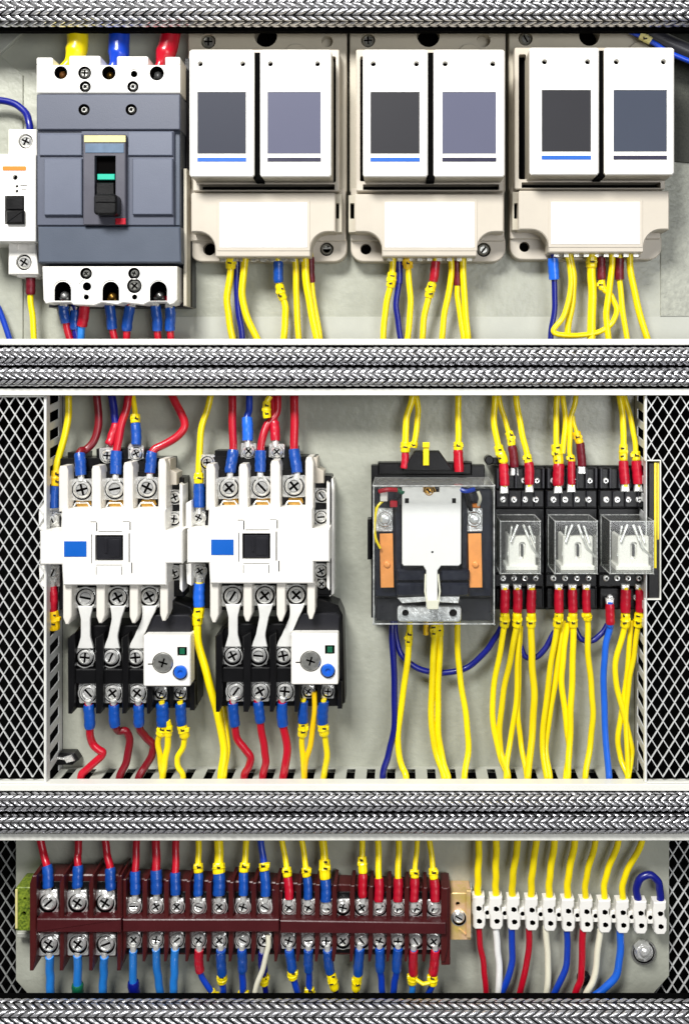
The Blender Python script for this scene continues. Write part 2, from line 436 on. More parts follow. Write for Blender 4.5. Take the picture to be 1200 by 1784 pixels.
# ------------------------------------------------------------------ moulded case breaker
T = thing('circuit_breaker', 'large slate grey breaker with a black lever between white terminal covers', 'circuit breaker', 190, 535)
part('back_housing', 'dark_plastic', T, lambda b: (b.box(66, 104, 316, 532, 0, 40, 1.5, hs=90)))
part('side_shield', 'beige_plastic', T, lambda b: b.box(316, 290, 322, 532, 0, 64, 1, hs=80))
part('side_channel', 'black_plastic', T, lambda b: b.box(318, 96, 331, 534, 0, 34, 1, hs=50))
def f(b):
    top = [(64, 108), (68, 100), (91, 100), (93, 112), (101, 114)] + arc(107, 123, 11, 240, 90, 4)[0:0]
    for q in ((64, 100, 92, 113.6), (121, 97, 175, 113.6), (204, 98, 258, 113.6), (288, 99, 314, 113.6)): b.plate(rect(*q, 2.5, 2), 38, 84, 1.4)
    pts = [(64, 113), (314, 113), (314, 162), (64, 162)]
    b.plate(pts, 38, 84, 1.6, holes=[(circ(106.5, 126.5, 11.5), 34, 1, 1), (circ(190, 127, 12), 34, 1, 1), (circ(273.5, 127.8, 12.6), 34, 1, 1), (circ(148, 127, 11.5), 7, 1, 1), (circ(234, 129, 6), 26, 1, 1), (circ(149, 151, 10), 8, 1, 1), (circ(232, 151, 10), 8, 1, 1)])
    b.plate(arc(234, 129, 11, 200, 340, 10) + arc(234, 129, 8.6, 340, 200, 10), 84, 85.4, .4)
part('terminal_cover', ('white_plastic', 'hole'), T, f)
def f(b):
    b.plate(rect(64, 164, 314, 226, 2), 30, 88, 1.8, holes=[(circ(147, 191, 10), 9, 1, 1), (circ(229, 191, 10), 9, 1, 1)])
part('upper_body', ('slate_plastic', 'hole'), T, f)
part('middle_body', ('slate_plastic', 'hole'), T, lambda b: (b.plate(rect(65, 226.5, 304, 393, 2), 30, 84, 1.6, holes=[(rect(67, 229, 143, 231), 2, 1)])))
part('body_panel', 'slate_light', T, lambda b: b.box(69, 233, 143, 271, 84, 88, 1.4))
part('body_panel', 'slate_light', T, lambda b: b.box(77, 276, 143, 375, 84, 90, 1.6))
part('body_panel', 'slate_light', T, lambda b: b.box(223, 229, 301, 271, 84, 88, 1.4))
part('body_panel', 'slate_light', T, lambda b: b.box(231, 276, 301, 374, 84, 90, 1.6))
part('side_body', 'slate_dark', T, lambda b: b.box(305, 226.5, 314, 393, 30, 78, 1.2))
part('lower_body', 'slate_dark', T, lambda b: (b.plate([(66, 394.5), (314, 394.5), (316, 458), (67, 458)], 30, 88, 2.4)))
def f(b):
    ar = lambda c, w: [(c + w, 524)] + [(c + w, 505)] + arc(c, 505, w, 0, -180, 10)[1:] + [(c - w, 524)]
    b.plate([(74, 464), (309, 464), (309, 522), (303, 529), (296, 531), (290, 526), (260, 526), (250, 531), (215, 527), (205, 531), (178, 527), (165, 532), (128, 531), (124, 527), (97, 527), (80, 529), (76, 522)], 20, 82, 1.6,
            holes=[(ar(110, 14.5), 40, 1, 1), (ar(193.5, 14.5), 40, 1, 1), (ar(276.5, 15), 40, 1, 1), (circ(152, 499, 7.5), 24, 1, 1), (circ(234.5, 498, 13), 6, 1, 1), (circ(151, 517.5, 4.6), 18, 1, 1), (circ(235, 517.5, 4.6), 18, 1, 1), (circ(150.5, 476.5, 10.4), 7, 1, 1), (circ(234, 476.5, 10.4), 7, 1, 1)])
    for c in (110, 193.5, 276.5):
        b.plate(arc(c, 505, 19, 180, 320, 12) + arc(c, 505, 17, 320, 180, 12), 82, 83.4, .4)
    b.plate(arc(149, 499, 13.5, 90, 270, 10) + arc(149, 499, 11.6, 270, 90, 10), 82, 83.4, .4)
part('terminal_cover', ('white_plastic', 'hole'), T, f)
for x, y, r_, hh in ((148, 127, 8.6, 75), (149, 151, 6.4, 73), (232, 151, 6.4, 73), (147, 191, 6.2, 77), (229, 191, 6.2, 77), (234.5, 498, 10.2, 74), (150.5, 476.5, 6.8, 72), (234, 476.5, 6.8, 72)):
    sc(T, x, y, hh - 1, r_, name='cover_screw', washer=False, mats=('zinc', 'hole'))
for x, y, m_ in ((107, 128, 'copper'), (190, 129, 'brass'), (273.5, 129, 'lug_steel'), (110, 514, 'lug_steel'), (193.5, 516, 'brass'), (276.5, 514, 'zinc')):
    part('terminal_lug', m_, T, lambda b: (b.dome(x, y, 7.6, 48, 62), b.plate(rect(x - 9, y + 3, x + 9, y + 8), 48, 56, 1)))
hp = part('handle_plate', ('grey_plate', 'hole'), T, lambda b: b.plate(rect(145, 233, 219, 392, 2), 84, 96, 1.4, holes=[(rect(165, 271, 202, 372, 1), 11, 1)]))
part('label_strip', 'label_yellow', hp, lambda b: b.box(147, 236, 219, 247.5, 96, 97, .2))
part('label_strip', 'label_blue', hp, lambda b: b.box(149, 250, 216, 266, 96, 97, .2))
part('indicator', 'teal', hp, lambda b: b.box(170, 303, 200, 313, 85, 93, .6))
part('trip_button', 'print_red', hp, lambda b: b.box(201, 380, 219, 391, 96, 99, 1))
def f(b):
    b.plate(rect(168, 318, 199, 344, 2), 86, 96, 1.2)
    b.plate(rect(163, 337, 204, 374, 7), 88, 120, 3.5)
    b.plate(rect(166, 348, 201, 352, 1), 120, 122, .6)
part('lever', 'black_plastic', T, f)

# ------------------------------------------------------------------ small breaker
T = thing('small_breaker', 'narrow white breaker with black rocker and orange stripe at the left edge', 'circuit breaker', 30, 480)
part('terminal_housing', ('white_plastic', 'hole'), T, lambda b: b.plate(rect(15, 225, 64, 272, 2), 0, 58, 1.6, holes=[(circ(45, 246, 13), 8, 1)]))
part('terminal_housing', ('white_plastic', 'hole'), T, lambda b: (b.plate([(15, 420), (62, 420), (67, 478), (15, 478)], 0, 58, 1.6, holes=[(circ(42, 457, 14), 8, 1), (rect(30, 424, 51, 436), 5, 0)]), b.box(30, 478, 66, 483, 10, 50)))
part('body', ('white_plastic', 'hole'), T, lambda b: b.plate(rect(-40, 268, 62, 421, 2), 0, 84, 1.8, holes=[(circ(27, 309, 4.6, 12), 6, 1), (circ(30, 324.5, 2.6, 8), 3, 1), (circ(30, 333, 2.8, 8), 3, 1), (rect(9, 341, 43, 391, 1), 10, 1)]))
part('orange_stripe', 'orange_print', T, lambda b: b.box(5, 289.5, 46, 297, 84, 84.8, .1, r=2))
part('printed_mark', 'marker_print', T, lambda b: (b.box(36, 322, 48, 323.4, 84, 84.4, .05), b.box(38, 330, 47, 331.2, 84, 84.4, .05)))
part('rocker_switch', 'black_plastic', T, lambda b: (b.plate(rect(10.5, 343, 42, 366, 2), 74, 86, 2), b.plate(rect(10.5, 366, 42, 390, 2), 74, 92, 3)))
sc(T, 45, 246, 51, 10.5, name='terminal_screw', washer=False); sc(T, 42, 457, 51, 11, name='terminal_screw', washer=False)

# ------------------------------------------------------------------ meters
def meter(label, bx0, bx1, mods, cover, lab, ybot, disp, tops, lscr, side, dy=0):
    T = thing('power_meter', label, 'meter', (bx0 + bx1) / 2, 455, 'beige twin module meters')
    y = lambda v: v + dy
    # base
    def f(b):
        ht = []
        hs_ = []
        for (x, yy, r_, k) in tops:
            hs_.append((circ(x, yy, r_), 16 if k != 'big' else 30, 1 if k == 'big' else 0))
        b.plate(rect(bx0, 30, bx1, y(336), 5), 0, 34, 1.6, holes=hs_)
    part('base', ('beige_plastic', 'hole'), T, f)
    def f(b):
        b.plate(rect(bx0 + 2, y(400), bx1, y(456), 22, 8), 0, 30, 1.8, holes=[(circ(x, yy, r_), 14, 1) for (x, yy, r_, k) in lscr])
        b.box(bx0 + 2, y(328), bx1 - 2, y(420), 0, 36, 1.6, r=3)
    part('lower_flange', ('warm_plastic', 'hole'), T, f)
    for (x, yy, r_, k) in lscr:
        if k: sc(T, x, yy, 18, r_ * .78, name='mounting_screw', slot=k, washer=False, mats=('zinc', 'hole'))
    for (x, yy, r_, k) in tops:
        if k in ('cross', 'slot'): sc(T, x, yy, 22, r_ * .8, name='mounting_screw', slot=k, washer=False, mats=('zinc', 'hole'))
    # raised round boss peeping over the right module
    xb = mods[1][0] + 62
    part('round_boss', 'beige_plastic', T, lambda b: b.plate(circ(xb, y(97), 21, 28), 34, 38, 1))
    # body frame the modules sit in
    fx0, fx1 = side
    qx = lambda v: CX + (v - CX) * (1 - 112 / D) / (1 - 62 / D)
    def f(b):
        b.plate(rect(fx0, y(86), fx1, y(333), 3), 20, 62, 1.6, holes=[(rect(fx0 + 7, y(98), fx0 + 20, y(316), 3), 16, 1), (rect(fx1 - 17, y(98), fx1 - 6, y(318), 3), 16, 1), (rect(fx0 + 12, y(321), fx1 - 8, y(331), 1), 24, 1), (rect(qx(mods[0][1]) - 5, y(104), qx(mods[1][0]) + 5, y(318)), 30, 1)])
    part('module_frame', ('warm_plastic', 'hole'), T, f)
    for k, (x0, x1) in enumerate(mods):
        d = disp[k]
        m = part('module', ('white_plastic', 'hole', 'beige_plastic'), T, lambda b: (
            b.plate([(x0 + 4, y(86)), (x1 - 4, y(86)), (x1, y(89)), (x1, y(304)), (x1 - 3, y(308)), (x0 + 3, y(308)), (x0, y(304)), (x0, y(89))], 50, 112, 2.2,
                    holes=[(circ(d[0] + 5, y(111), 4.8, 10), 10, 1), (circ(d[1] - 6, y(111), 4.8, 10), 10, 1), (rect(d[0], y(160), d[1], y(268)), 1.6, 0)], side=2)))
        part('display', d[2], m, lambda b: b.box(d[0] + .6, y(160.6), d[1] - .6, y(267.4), 110, 111.2, .1))
        part('display_stripe', d[3], m, lambda b: b.box(d[0], y(274.5), d[1], y(281.5), 112, 112.7, .1))
    part('gap_shade', 'void_black', T, lambda b: b.plate(rect(mods[0][1] - 2, y(90), mods[1][0] + 2, y(311)), 50, 104, .4, hs=108))  # black strip added for the shade between the two modules
    # terminal cover with stepped lower corners
    x0, x1, lx0, lx1, yt, ys = cover
    def f(b):
        R = 30
        pts = [(x0 + 2, yt), (x1 - 2, yt), (x1, yt + 2), (x1, ys)]
        pts += [(lx1 + R, ys)] + [(lx1 + R - R * math.sin(t), ys + R - R * math.cos(t)) for t in [math.pi / 2 * i / 7 for i in range(1, 8)]]
        pts += [(lx1, ybot - 2), (lx1 - 2, ybot), (lx0 + 2, ybot), (lx0, ybot - 2)]
        pts += [(lx0 - R + R * math.cos(t), ys + R - R * math.sin(t)) for t in [math.pi / 2 * i / 7 for i in range(0, 8)]]
        pts += [(x0, ys), (x0, yt + 2)]
        b.plate(pts, 24, 74, 2.0)
        b.plate(rect(lab[0] - 5, lab[2] - 5, lab[1] + 5, lab[3] + 6, 2), 74, 75, .5)
    c = part('terminal_cover', 'warm_plastic', T, f)
    part('blank_label', 'label_paper', c, lambda b: b.box(lab[0], lab[2], lab[1], lab[3], 75, 75.8, .1))
    sx = x1 + 3.5 if (x0 + x1) / 2 < 600 else x0 - 4
    part('side_latch', ('beige_plastic', 'hole'), T, lambda b: b.plate(rect(sx - 7, yt + 2, sx + 8, ys + 1, 1), 30, 56, 1, holes=[(rect(sx - 4, 354, sx + 3, 381), 12, 1)]))
    # row of terminals under the cover
    def f(b):
        b.box(lx0 + 6, ybot - 22, lx1 - 6, ybot + 7, 30, 44, 1)
        n = 9
        for i in range(n):
            xx = lx0 + 14 + i * (lx1 - lx0 - 28) / (n - 1)
            b.plate(rect(xx - 5, ybot - 4, xx + 5, ybot + 8, 1), 44, 50, .8, mi=1)
    part('terminal_row', ('beige_plastic', 'zinc'), T, f)
    return T
meter('twin meter nearest the large breaker, with slate and lilac displays', 328, 604,
      ((330, 443), (453, 577)), (333, 584, 375, 541, 336, 404), (383, 535, 353, 431), 447.5,
      ((344, 429, 'display_slate', 'print_blue'), (466, 559, 'display_lilac', 'print_navy')),
      ((363, 72, 13, 'cross'), (463, 62, 20, 'big'), (570, 72, 10, None)), ((365, 434, 11, None), (569, 434, 12, 'cross')), (336, 591))
meter('middle one of the three twin meters, its lower right screw slotted', 609, 880,
      ((632, 745), (755, 879)), (618, 877, 665, 831, 338, 404), (671, 826, 352, 431), 447,
      ((645, 731, 'display_charcoal', 'print_blue'), (770, 864, 'display_lilac', 'print_navy')),
      ((641, 70, 12.5, 'cross'), (746, 62, 20, 'big'), (842, 70, 12, None)), ((637, 434, 9.5, None), (842, 435, 12.5, 'slot')), (620, 877))
meter('twin meter beside the dark shade sheet and black cable, with charcoal and steel displays', 886, 1152,
      ((922, 1043), (1052, 1174)), (903, 1165, 955, 1121, 332, 400), (960, 1114, 352, 425), 440,
      ((943, 1029, 'display_charcoal', 'print_blue'), (1068, 1161, 'display_steel', 'print_navy')),
      ((915, 67, 12.5, 'slot'), (1026, 62, 18, 'big')), ((913, 430, 9, None),), (896, 1158), dy=-3.5)

# ------------------------------------------------------------------ contactors and overload relays
def contactor(label, dx, dy, rear):
    X = lambda v: v + dx
    Y = lambda v: v + dy
    T = thing('contactor', label, 'contactor', X(195), Y(1085), 'white contactors')
    part('rear_housing', 'black_plastic', T, lambda b: (b.box(X(96), Y(800), X(292), Y(1068), 0, 48, 1.5, hs=70), b.box(X(118), Y(788), X(150), Y(822), 10, 46, 1.5), b.box(X(168), Y(782), X(262), Y(840), 10, 46, 1.5),
                                                  b.box(X(290), Y(832), X(321), Y(1040), 0, 42, 1.5)))
    part('terminal_bed', 'black_plastic', T, lambda b: b.box(X(106), Y(822), X(290), Y(890), 20, 54, 1))
    part('terminal_bed', 'black_plastic', T, lambda b: b.box(X(112), Y(1016), X(286), Y(1066), 20, 54, 1))
    # fins
    if True:
        for x0, x1, yt in ((103, 119, 812), (160, 176, 812), (215, 232, 806), (276, 290, 800)):
            part('barrier_fin', 'fin_plastic', T, lambda b: b.plate([(X(x0 + 2), Y(yt)), (X(x1 - 3), Y(yt)), (X(x1), Y(yt + 8)), (X(x1), Y(892)), (X(x0), Y(892)), (X(x0), Y(yt + 6))], 20, 84, 1.4))
        for x0, x1, yb in ((110, 125, 1088), (168, 183, 1086), (226, 241, 1086), (279, 293, 1082)):
            part('barrier_fin', 'fin_plastic', T, lambda b: b.plate([(X(x0), Y(1016)), (X(x1), Y(1016)), (X(x1), Y(yb - 14)), (X((x0 + x1) / 2 + 2), Y(yb)), (X((x0 + x1) / 2 - 3), Y(yb)), (X(x0), Y(yb - 12))], 20, 84, 1.4))
        part('corner_bracket', 'warm_plastic', T, lambda b: b.plate([(X(290), Y(800)), (X(297), Y(800)), (X(297), Y(818)), (X(308), Y(824)), (X(308), Y(845)), (X(290), Y(845))], 20, 62, 1))
    # front body
    def f(b):
        b.plate([(X(108), Y(888)), (X(288), Y(888)), (X(288), Y(924)), (X(318), Y(924)), (X(318), Y(982)), (X(290), Y(982)), (X(290), Y(1020)), (X(110), Y(1020)), (X(108), Y(984)), (X(70), Y(984)), (X(70), Y(926)), (X(106), Y(926))], 24, 94, 2.2,
                holes=[(rect(X(166), Y(932), X(215), Y(977), 1), 8, 1)] + [(rect(X(a), Y(b_), X(c), Y(d)), 2.2, 1) for a, b_, c, d in ((159.5, 931, 161, 982), (224.5, 929, 226.5, 980), (168, 910, 170, 926), (226, 909, 228, 924), (158, 908.5, 168, 910), (214, 908, 226, 909.2), (172, 925.5, 213, 926.8), (168, 984, 213, 985.2), (167.6, 987, 168.8, 1002), (212, 987, 213.4, 1002), (229, 980, 231, 999))])
    part('body', ('white_plastic', 'hole'), T, f)
    part('square_plunger', 'dark_plastic', T, lambda b: (b.plate(rect(X(169), Y(935), X(212), Y(975), 1), 86, 92, 1.2), b.plate(rect(X(183), Y(938), X(187), Y(964)), 92, 93.6, .3, mi=0), b.plate(rect(X(190), Y(940), X(209), Y(970), 2), 92, 93.6, .6)))
    part('blue_label', 'print_blue', T, lambda b: b.box(X(112), Y(943), X(151), Y(970), 94, 95, .2))
    # side wings with auxiliary terminals
    part('side_wing', 'white_plastic', T, lambda b: (b.plate([(X(68), Y(880)), (X(77.6), Y(874)), (X(77.6), Y(924)), (X(68), Y(924))], 16, 70, 1), b.box(X(77.4), Y(882), X(106), Y(926), 16, 44, 1)))
    part('side_wing', 'white_plastic', T, lambda b: (b.plate([(X(68), Y(986)), (X(77.6), Y(986)), (X(77.6), Y(1024)), (X(70), Y(1020))], 16, 70, 1), b.box(X(77.4), Y(984), X(106), Y(1022), 16, 44, 1)))
    part('side_wing', 'white_plastic', T, lambda b: b.plate([(X(313), Y(842)), (X(318), Y(846)), (X(318), Y(923)), (X(313), Y(923))], 16, 60, 1))
    part('side_wing', 'white_plastic', T, lambda b: b.plate([(X(313), Y(984)), (X(318), Y(984)), (X(318), Y(1032)), (X(313), Y(1026))], 16, 60, 1))
    for i, (x, y) in enumerate(((143, 853), (200, 852), (256, 850))):
        part('clamp_foot', 'brass', T, lambda b: b.plate([(X(x - 12), Y(877)), (X(x - 8), Y(870)), (X(x + 14), Y(870)), (X(x + 17), Y(879)), (X(x + 10), Y(883)), (X(x - 8), Y(883))], 52, 57, .8))
        part('clamp_spring', 'lug_steel', T, lambda b: (b.tube([(X(x - 17), Y(887), 62), (X(x - 10), Y(876), 58), (X(x + 10), Y(876), 58), (X(x + 17), Y(887), 62)], 1.7, n=8)))
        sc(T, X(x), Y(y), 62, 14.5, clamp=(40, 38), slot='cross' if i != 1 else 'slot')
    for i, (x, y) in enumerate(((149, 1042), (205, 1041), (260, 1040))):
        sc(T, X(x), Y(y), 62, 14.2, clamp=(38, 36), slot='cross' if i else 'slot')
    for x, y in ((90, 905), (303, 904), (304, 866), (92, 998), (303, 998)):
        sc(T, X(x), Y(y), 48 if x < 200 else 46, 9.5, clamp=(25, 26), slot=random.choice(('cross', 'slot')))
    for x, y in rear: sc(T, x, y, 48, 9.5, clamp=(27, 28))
    return T
contactor('white contactor nearest the left mesh panel', 0, 0, ((187, 794), (237, 790)))
contactor('white contactor nearest the middle of the bay, right of its twin', 256, -3, ((433, 786), (482, 787), (361, 806)))
# auxiliary side blocks seen at the right of the second contactor
T = thing('auxiliary_block', 'slim white side block with small screws clipped to the right contactor', 'contact block', 567, 1035)
part('block_body', 'white_plastic', T, lambda b: (b.plate([(556, 832), (580, 834), (582, 845), (582, 1034), (574, 1040), (574, 880), (552, 880), (552, 846)], 0, 40, 1.2)))
part('block_front', 'black_plastic', T, lambda b: (b.box(540, 832, 578, 858, 0, 36, 1), b.box(548, 1010, 578, 1040, 0, 38, 1)))
sc(T, 560, 1018, 40, 8, clamp=(20, 20))

def overload(label, dx, dy):
    X = lambda v: v + dx
    Y = lambda v: v + dy
    T = thing('overload_relay', label, 'overload relay', X(230), Y(1245), 'black overload relays')
    part('body', 'black_plastic', T, lambda b: (b.plate([(X(120), Y(1118)), (X(140), Y(1090)), (X(240), Y(1090)), (X(240), Y(1050)), (X(300), Y(1046)), (X(332), Y(1058)), (X(340), Y(1075)), (X(344), Y(1228)), (X(332), Y(1234)), (X(122), Y(1234))], 0, 52, 2),
        b.box(X(128), Y(1166), X(256), Y(1192), 52, 68, 1.6)))
    for x0, x1 in ((118, 130), (166, 180), (212, 224), (255, 266)):
        part('barrier_fin', 'black_plastic', T, lambda b: b.plate([(X(x0), Y(1112)), (X(x1), Y(1104)), (X(x1), Y(1225)), (X(x1 - 5), Y(1244)), (X(x0 + 1), Y(1244))], 10, 74, 1.6))
    for x0, x1, y0, y1 in ((296, 302, 1196, 1232), (331, 339, 1190, 1238)):
        part('barrier_fin', 'black_plastic', T, lambda b: b.box(X(x0), Y(y0), X(x1), Y(y1), 10, 66, 1))
    part('top_shoulder', 'dark_plastic', T, lambda b: b.plate([(X(246), Y(1072)), (X(328), Y(1072)), (X(334), Y(1078)), (X(334), Y(1106)), (X(246), Y(1106))], 40, 62, 1.6))
    fp = part('face_plate', ('white_plastic', 'hole'), T, lambda b: b.plate(rect(X(250), Y(1107), X(332), Y(1196), 3), 30, 84, 1.8,
         holes=[(circ(X(284), Y(1155), 18.5, 26), 3, 1), (rect(X(309), Y(1127), X(326), Y(1143), 1), 5, 1), (circ(X(314), Y(1172), 13, 20), 3, 1)]))
    def f(b):
        b.plate(circ(X(284), Y(1155), 17, 26), 80, 86, 1.2); b.bm.verts.ensure_lookup_table()
        for a in (0.3, 1.87):
            b.plate(rot2(rect(X(276), Y(1153.6), X(292), Y(1156.4)), X(284), Y(1155), a), 86, 86.7, .2, mi=1)
    part('setting_dial', ('zinc', 'hole'), fp, f)
    part('pointer_mark', 'marker_print', fp, lambda b: b.box(X(258), Y(1156), X(266), Y(1158), 84, 84.5, .1))
    part('test_button', 'green', fp, lambda b: b.box(X(313), Y(1130), X(322), Y(1140), 79, 83, .6))
    part('reset_button', 'bright_blue', fp, lambda b: b.plate(circ(X(314), Y(1172), 11.4, 20), 80, 90, 1.8, holes=[(circ(X(314), Y(1172), 4.5, 12), 3)]))
    for i, x in enumerate((148, 193, 236)):
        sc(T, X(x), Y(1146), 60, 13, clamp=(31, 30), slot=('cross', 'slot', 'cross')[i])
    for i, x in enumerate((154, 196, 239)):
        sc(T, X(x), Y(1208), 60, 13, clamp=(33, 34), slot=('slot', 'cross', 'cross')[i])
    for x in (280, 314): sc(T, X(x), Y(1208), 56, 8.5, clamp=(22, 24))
    # silver straps rising to the contactor
    for (xa, xb) in ((149, 149), (205, 195), (260, 238)):
        def f(b):
            n = 16; Lp = []; Rp = []
            for i in range(n + 1):
                t = i / n; y = 1056 + t * 74
                sm = t * t * (3 - 2 * t); x = xa + (xb - xa) * sm
                wd = 8 + 5.5 * max(0, 1 - t * 3.4) + 6 * max(0, (t - .72) * 3.4)
                Lp.append((X(x - wd), Y(y))); Rp.append((X(x + wd), Y(y)))
            b.plate(Lp + Rp[::-1], 62, 68, 1)
        part('connecting_strap', 'strap_silver', T, f)
    return T
overload('black overload relay with a white dial face under the left contactor', 0, 0)
overload('black overload relay with a white dial face under the right contactor', 257, -3)

# ------------------------------------------------------------------ large clear relay
T = thing('clear_relay', 'large relay in a clear case with copper strips and a white T shaped plate', 'relay', 750, 1090)
part('socket', 'black_plastic', T, lambda b: (b.box(646, 812, 845, 1080, 0, 26, 1.5, hs=40), b.box(658, 806, 822, 828, 0, 30, 3), b.plate([(700, 820), (722, 786), (765, 786), (789, 820)], 20, 44, 1.6),
     b.plate([(640, 905), (646, 905), (646, 975), (640, 975)], 10, 40, 1)))
part('base_tray', 'zinc', T, lambda b: b.plate(rect(650, 848, 858, 1086, 3), 26, 34, 1, hs=150))
part('release_tab', 'yellow', T, lambda b: (b.box(737, 772, 747, 811, 44, 50, 1), b.box(736, 771, 748, 780, 44, 54, 1.4)))
part('coil_block', 'navy_plastic', T, lambda b: (b.plate(rect(654, 852, 856, 1040, 2), 34, 84, 2), b.plate(rect(690, 992, 742, 1014, 5), 84, 104, 4), b.plate(rect(690, 1016, 742, 1040, 5), 84, 104, 4),
     b.plate(rect(766, 992, 818, 1014, 5), 84, 104, 4), b.plate(rect(766, 1016, 818, 1040, 5), 84, 104, 4), b.plate(rect(688, 850, 700, 995, 2), 84, 96, 2), b.plate(rect(803, 850, 814, 995, 2), 84, 96, 2)))
part('lower_block', 'dark_plastic', T, lambda b: (b.box(655, 1042, 856, 1082, 34, 70, 2)))
part('armature_plate', ('white_plastic', 'hole'), T, lambda b: (b.plate([(700, 848), (737, 848), (737, 858), (765, 858), (765, 848), (803, 848), (803, 982), (799, 986), (768, 986), (762, 994), (762, 1058), (742, 1058), (742, 994), (737, 986), (703, 986), (700, 982)], 104, 112, 1.2, holes=[(circ(753, 962, 2.2, 8), 3, 1), (rect(705, 868, 712, 877), 4, 1), (rect(787, 868, 794, 877), 4, 1)])))
part('top_screw', ('brass', 'hole'), T, lambda b: b.screw(747, 856, 106, 8.5, 'slot'))
for x0 in (662, 816):
    part('copper_strip', 'copper', T, lambda b: (b.plate(rot2(rect(x0, 930, x0 + 23, 1024, 1), x0 + 11, 977, -.02), 90, 94, .7), b.dome(x0 + 12, 984, 6, 94, 97)))
for x in (670, 826):
    part('contact_rivet', 'lug_steel', T, lambda b: (b.plate(circ(x, 905, 13.5, 24), 84, 93, 2), b.dome(x, 905, 9, 93, 98), b.plate(rect(x - 15, 885, x + 14, 926, 2), 84, 86, .6, mi=0)))
part('bottom_bracket', ('lug_steel', 'hole'), T, lambda b: (b.plate(rect(692, 1056, 803, 1084, 6), 84, 92, 1.6, holes=[(circ(706, 1068, 6), 5, 1), (circ(789, 1068, 7), 5, 1)]), b.plate([(692, 1042), (744, 1040), (744, 1048), (700, 1051)], 100, 104, .6), b.plate([(762, 1040), (800, 1040), (798, 1051), (762, 1049)], 100, 104, .6)))
part('yoke_spring', 'cream', T, lambda b: (b.tube([(741, 1000, 108), (740, 1030, 112), (744, 1052, 116)], 1.6, n=8), b.tube([(763, 1000, 108), (766, 1030, 112), (763, 1052, 116)], 1.6, n=8), b.plate(rect(743, 1046, 764, 1062, 3), 112, 118, 1)))
for m_, pp, rr in (('yellow', [(668, 872, 100), (657, 884, 104), (653, 910, 104), (654, 936, 104), (662, 955, 100)], 2.2), ('red', [(660, 856, 108), (676, 853, 112), (694, 854, 108)], 4), ('green', [(692, 852, 108), (700, 858, 110), (707, 852, 106)], 4), ('blue', [(800, 852, 108), (812, 856, 112), (826, 852, 108)], 4), ('black_plastic', [(812, 856, 110), (817, 874, 112), (820, 888, 100)], 4), ('cream', [(832, 856, 108), (836, 870, 110), (830, 886, 100)], 3)):
    part('inner_wire', m_, T, lambda b: b.tube(smooth(pp, 5), rr, n=8))
for m_, q in (('relay_cream', (662, 858, 675, 874)), ('red', (679, 873, 692, 884)), ('dark_plastic', (694, 868, 700, 880)), ('orange_print', (816, 879, 836, 885))):
    part('solder_joint', m_, T, lambda b: b.plate(rect(*q, 2), 88, 106, 1.2))
def case(T, x0, y0, x1, y1, h0, h1, t, m, bev=2.0, ew=2.4):
    def f(b):
        b.plate(rect(x0, y0, x1, y1, 2, 2), h1 - t, h1, .8)
        for q in (rect(x0, y0, x1, y0 + t), rect(x0, y1 - t, x1, y1), rect(x0, y0 + t + .2, x0 + t, y1 - t - .2), rect(x1 - t, y0 + t + .2, x1, y1 - t - .2)):
            b.plate(q, h0, h1 - t - .3, 0, hs=h1)
    c = part('clear_case', m, T, f)
    def f(b):
        e = ew / 2
        for q in (rect(x0 - .4, y0 - .4, x1 + .4, y0 + e), rect(x0 - .4, y1 - e, x1 + .4, y1 + .4), rect(x0 - .4, y0 + e, x0 + e, y1 - e), rect(x1 - e, y0 + e, x1 + .4, y1 - e)):
            b.plate(q, h1 - 2, h1 + .5, .4)
            b.plate(q, h0, h0 + 3, .4, hs=h1)
        for cx_, cy_ in ((x0, y0), (x1, y0), (x0, y1), (x1, y1)):
            b.plate(circ(cx_, cy_, e * .9, 8), h0, h1, .3, hs=h1)
    part('case_edge', 'clear_edge', c, f)
    return c
case(T, 650, 846, 861, 1088, 30, 150, 3, 'clear_smoky', ew=3.5)
# opaque grey top of the cover
part('case_top', 'clear_milky', T, lambda b: b.plate(rect(651, 845.5, 860, 849, 1), 24, 148, .6, hs=150))

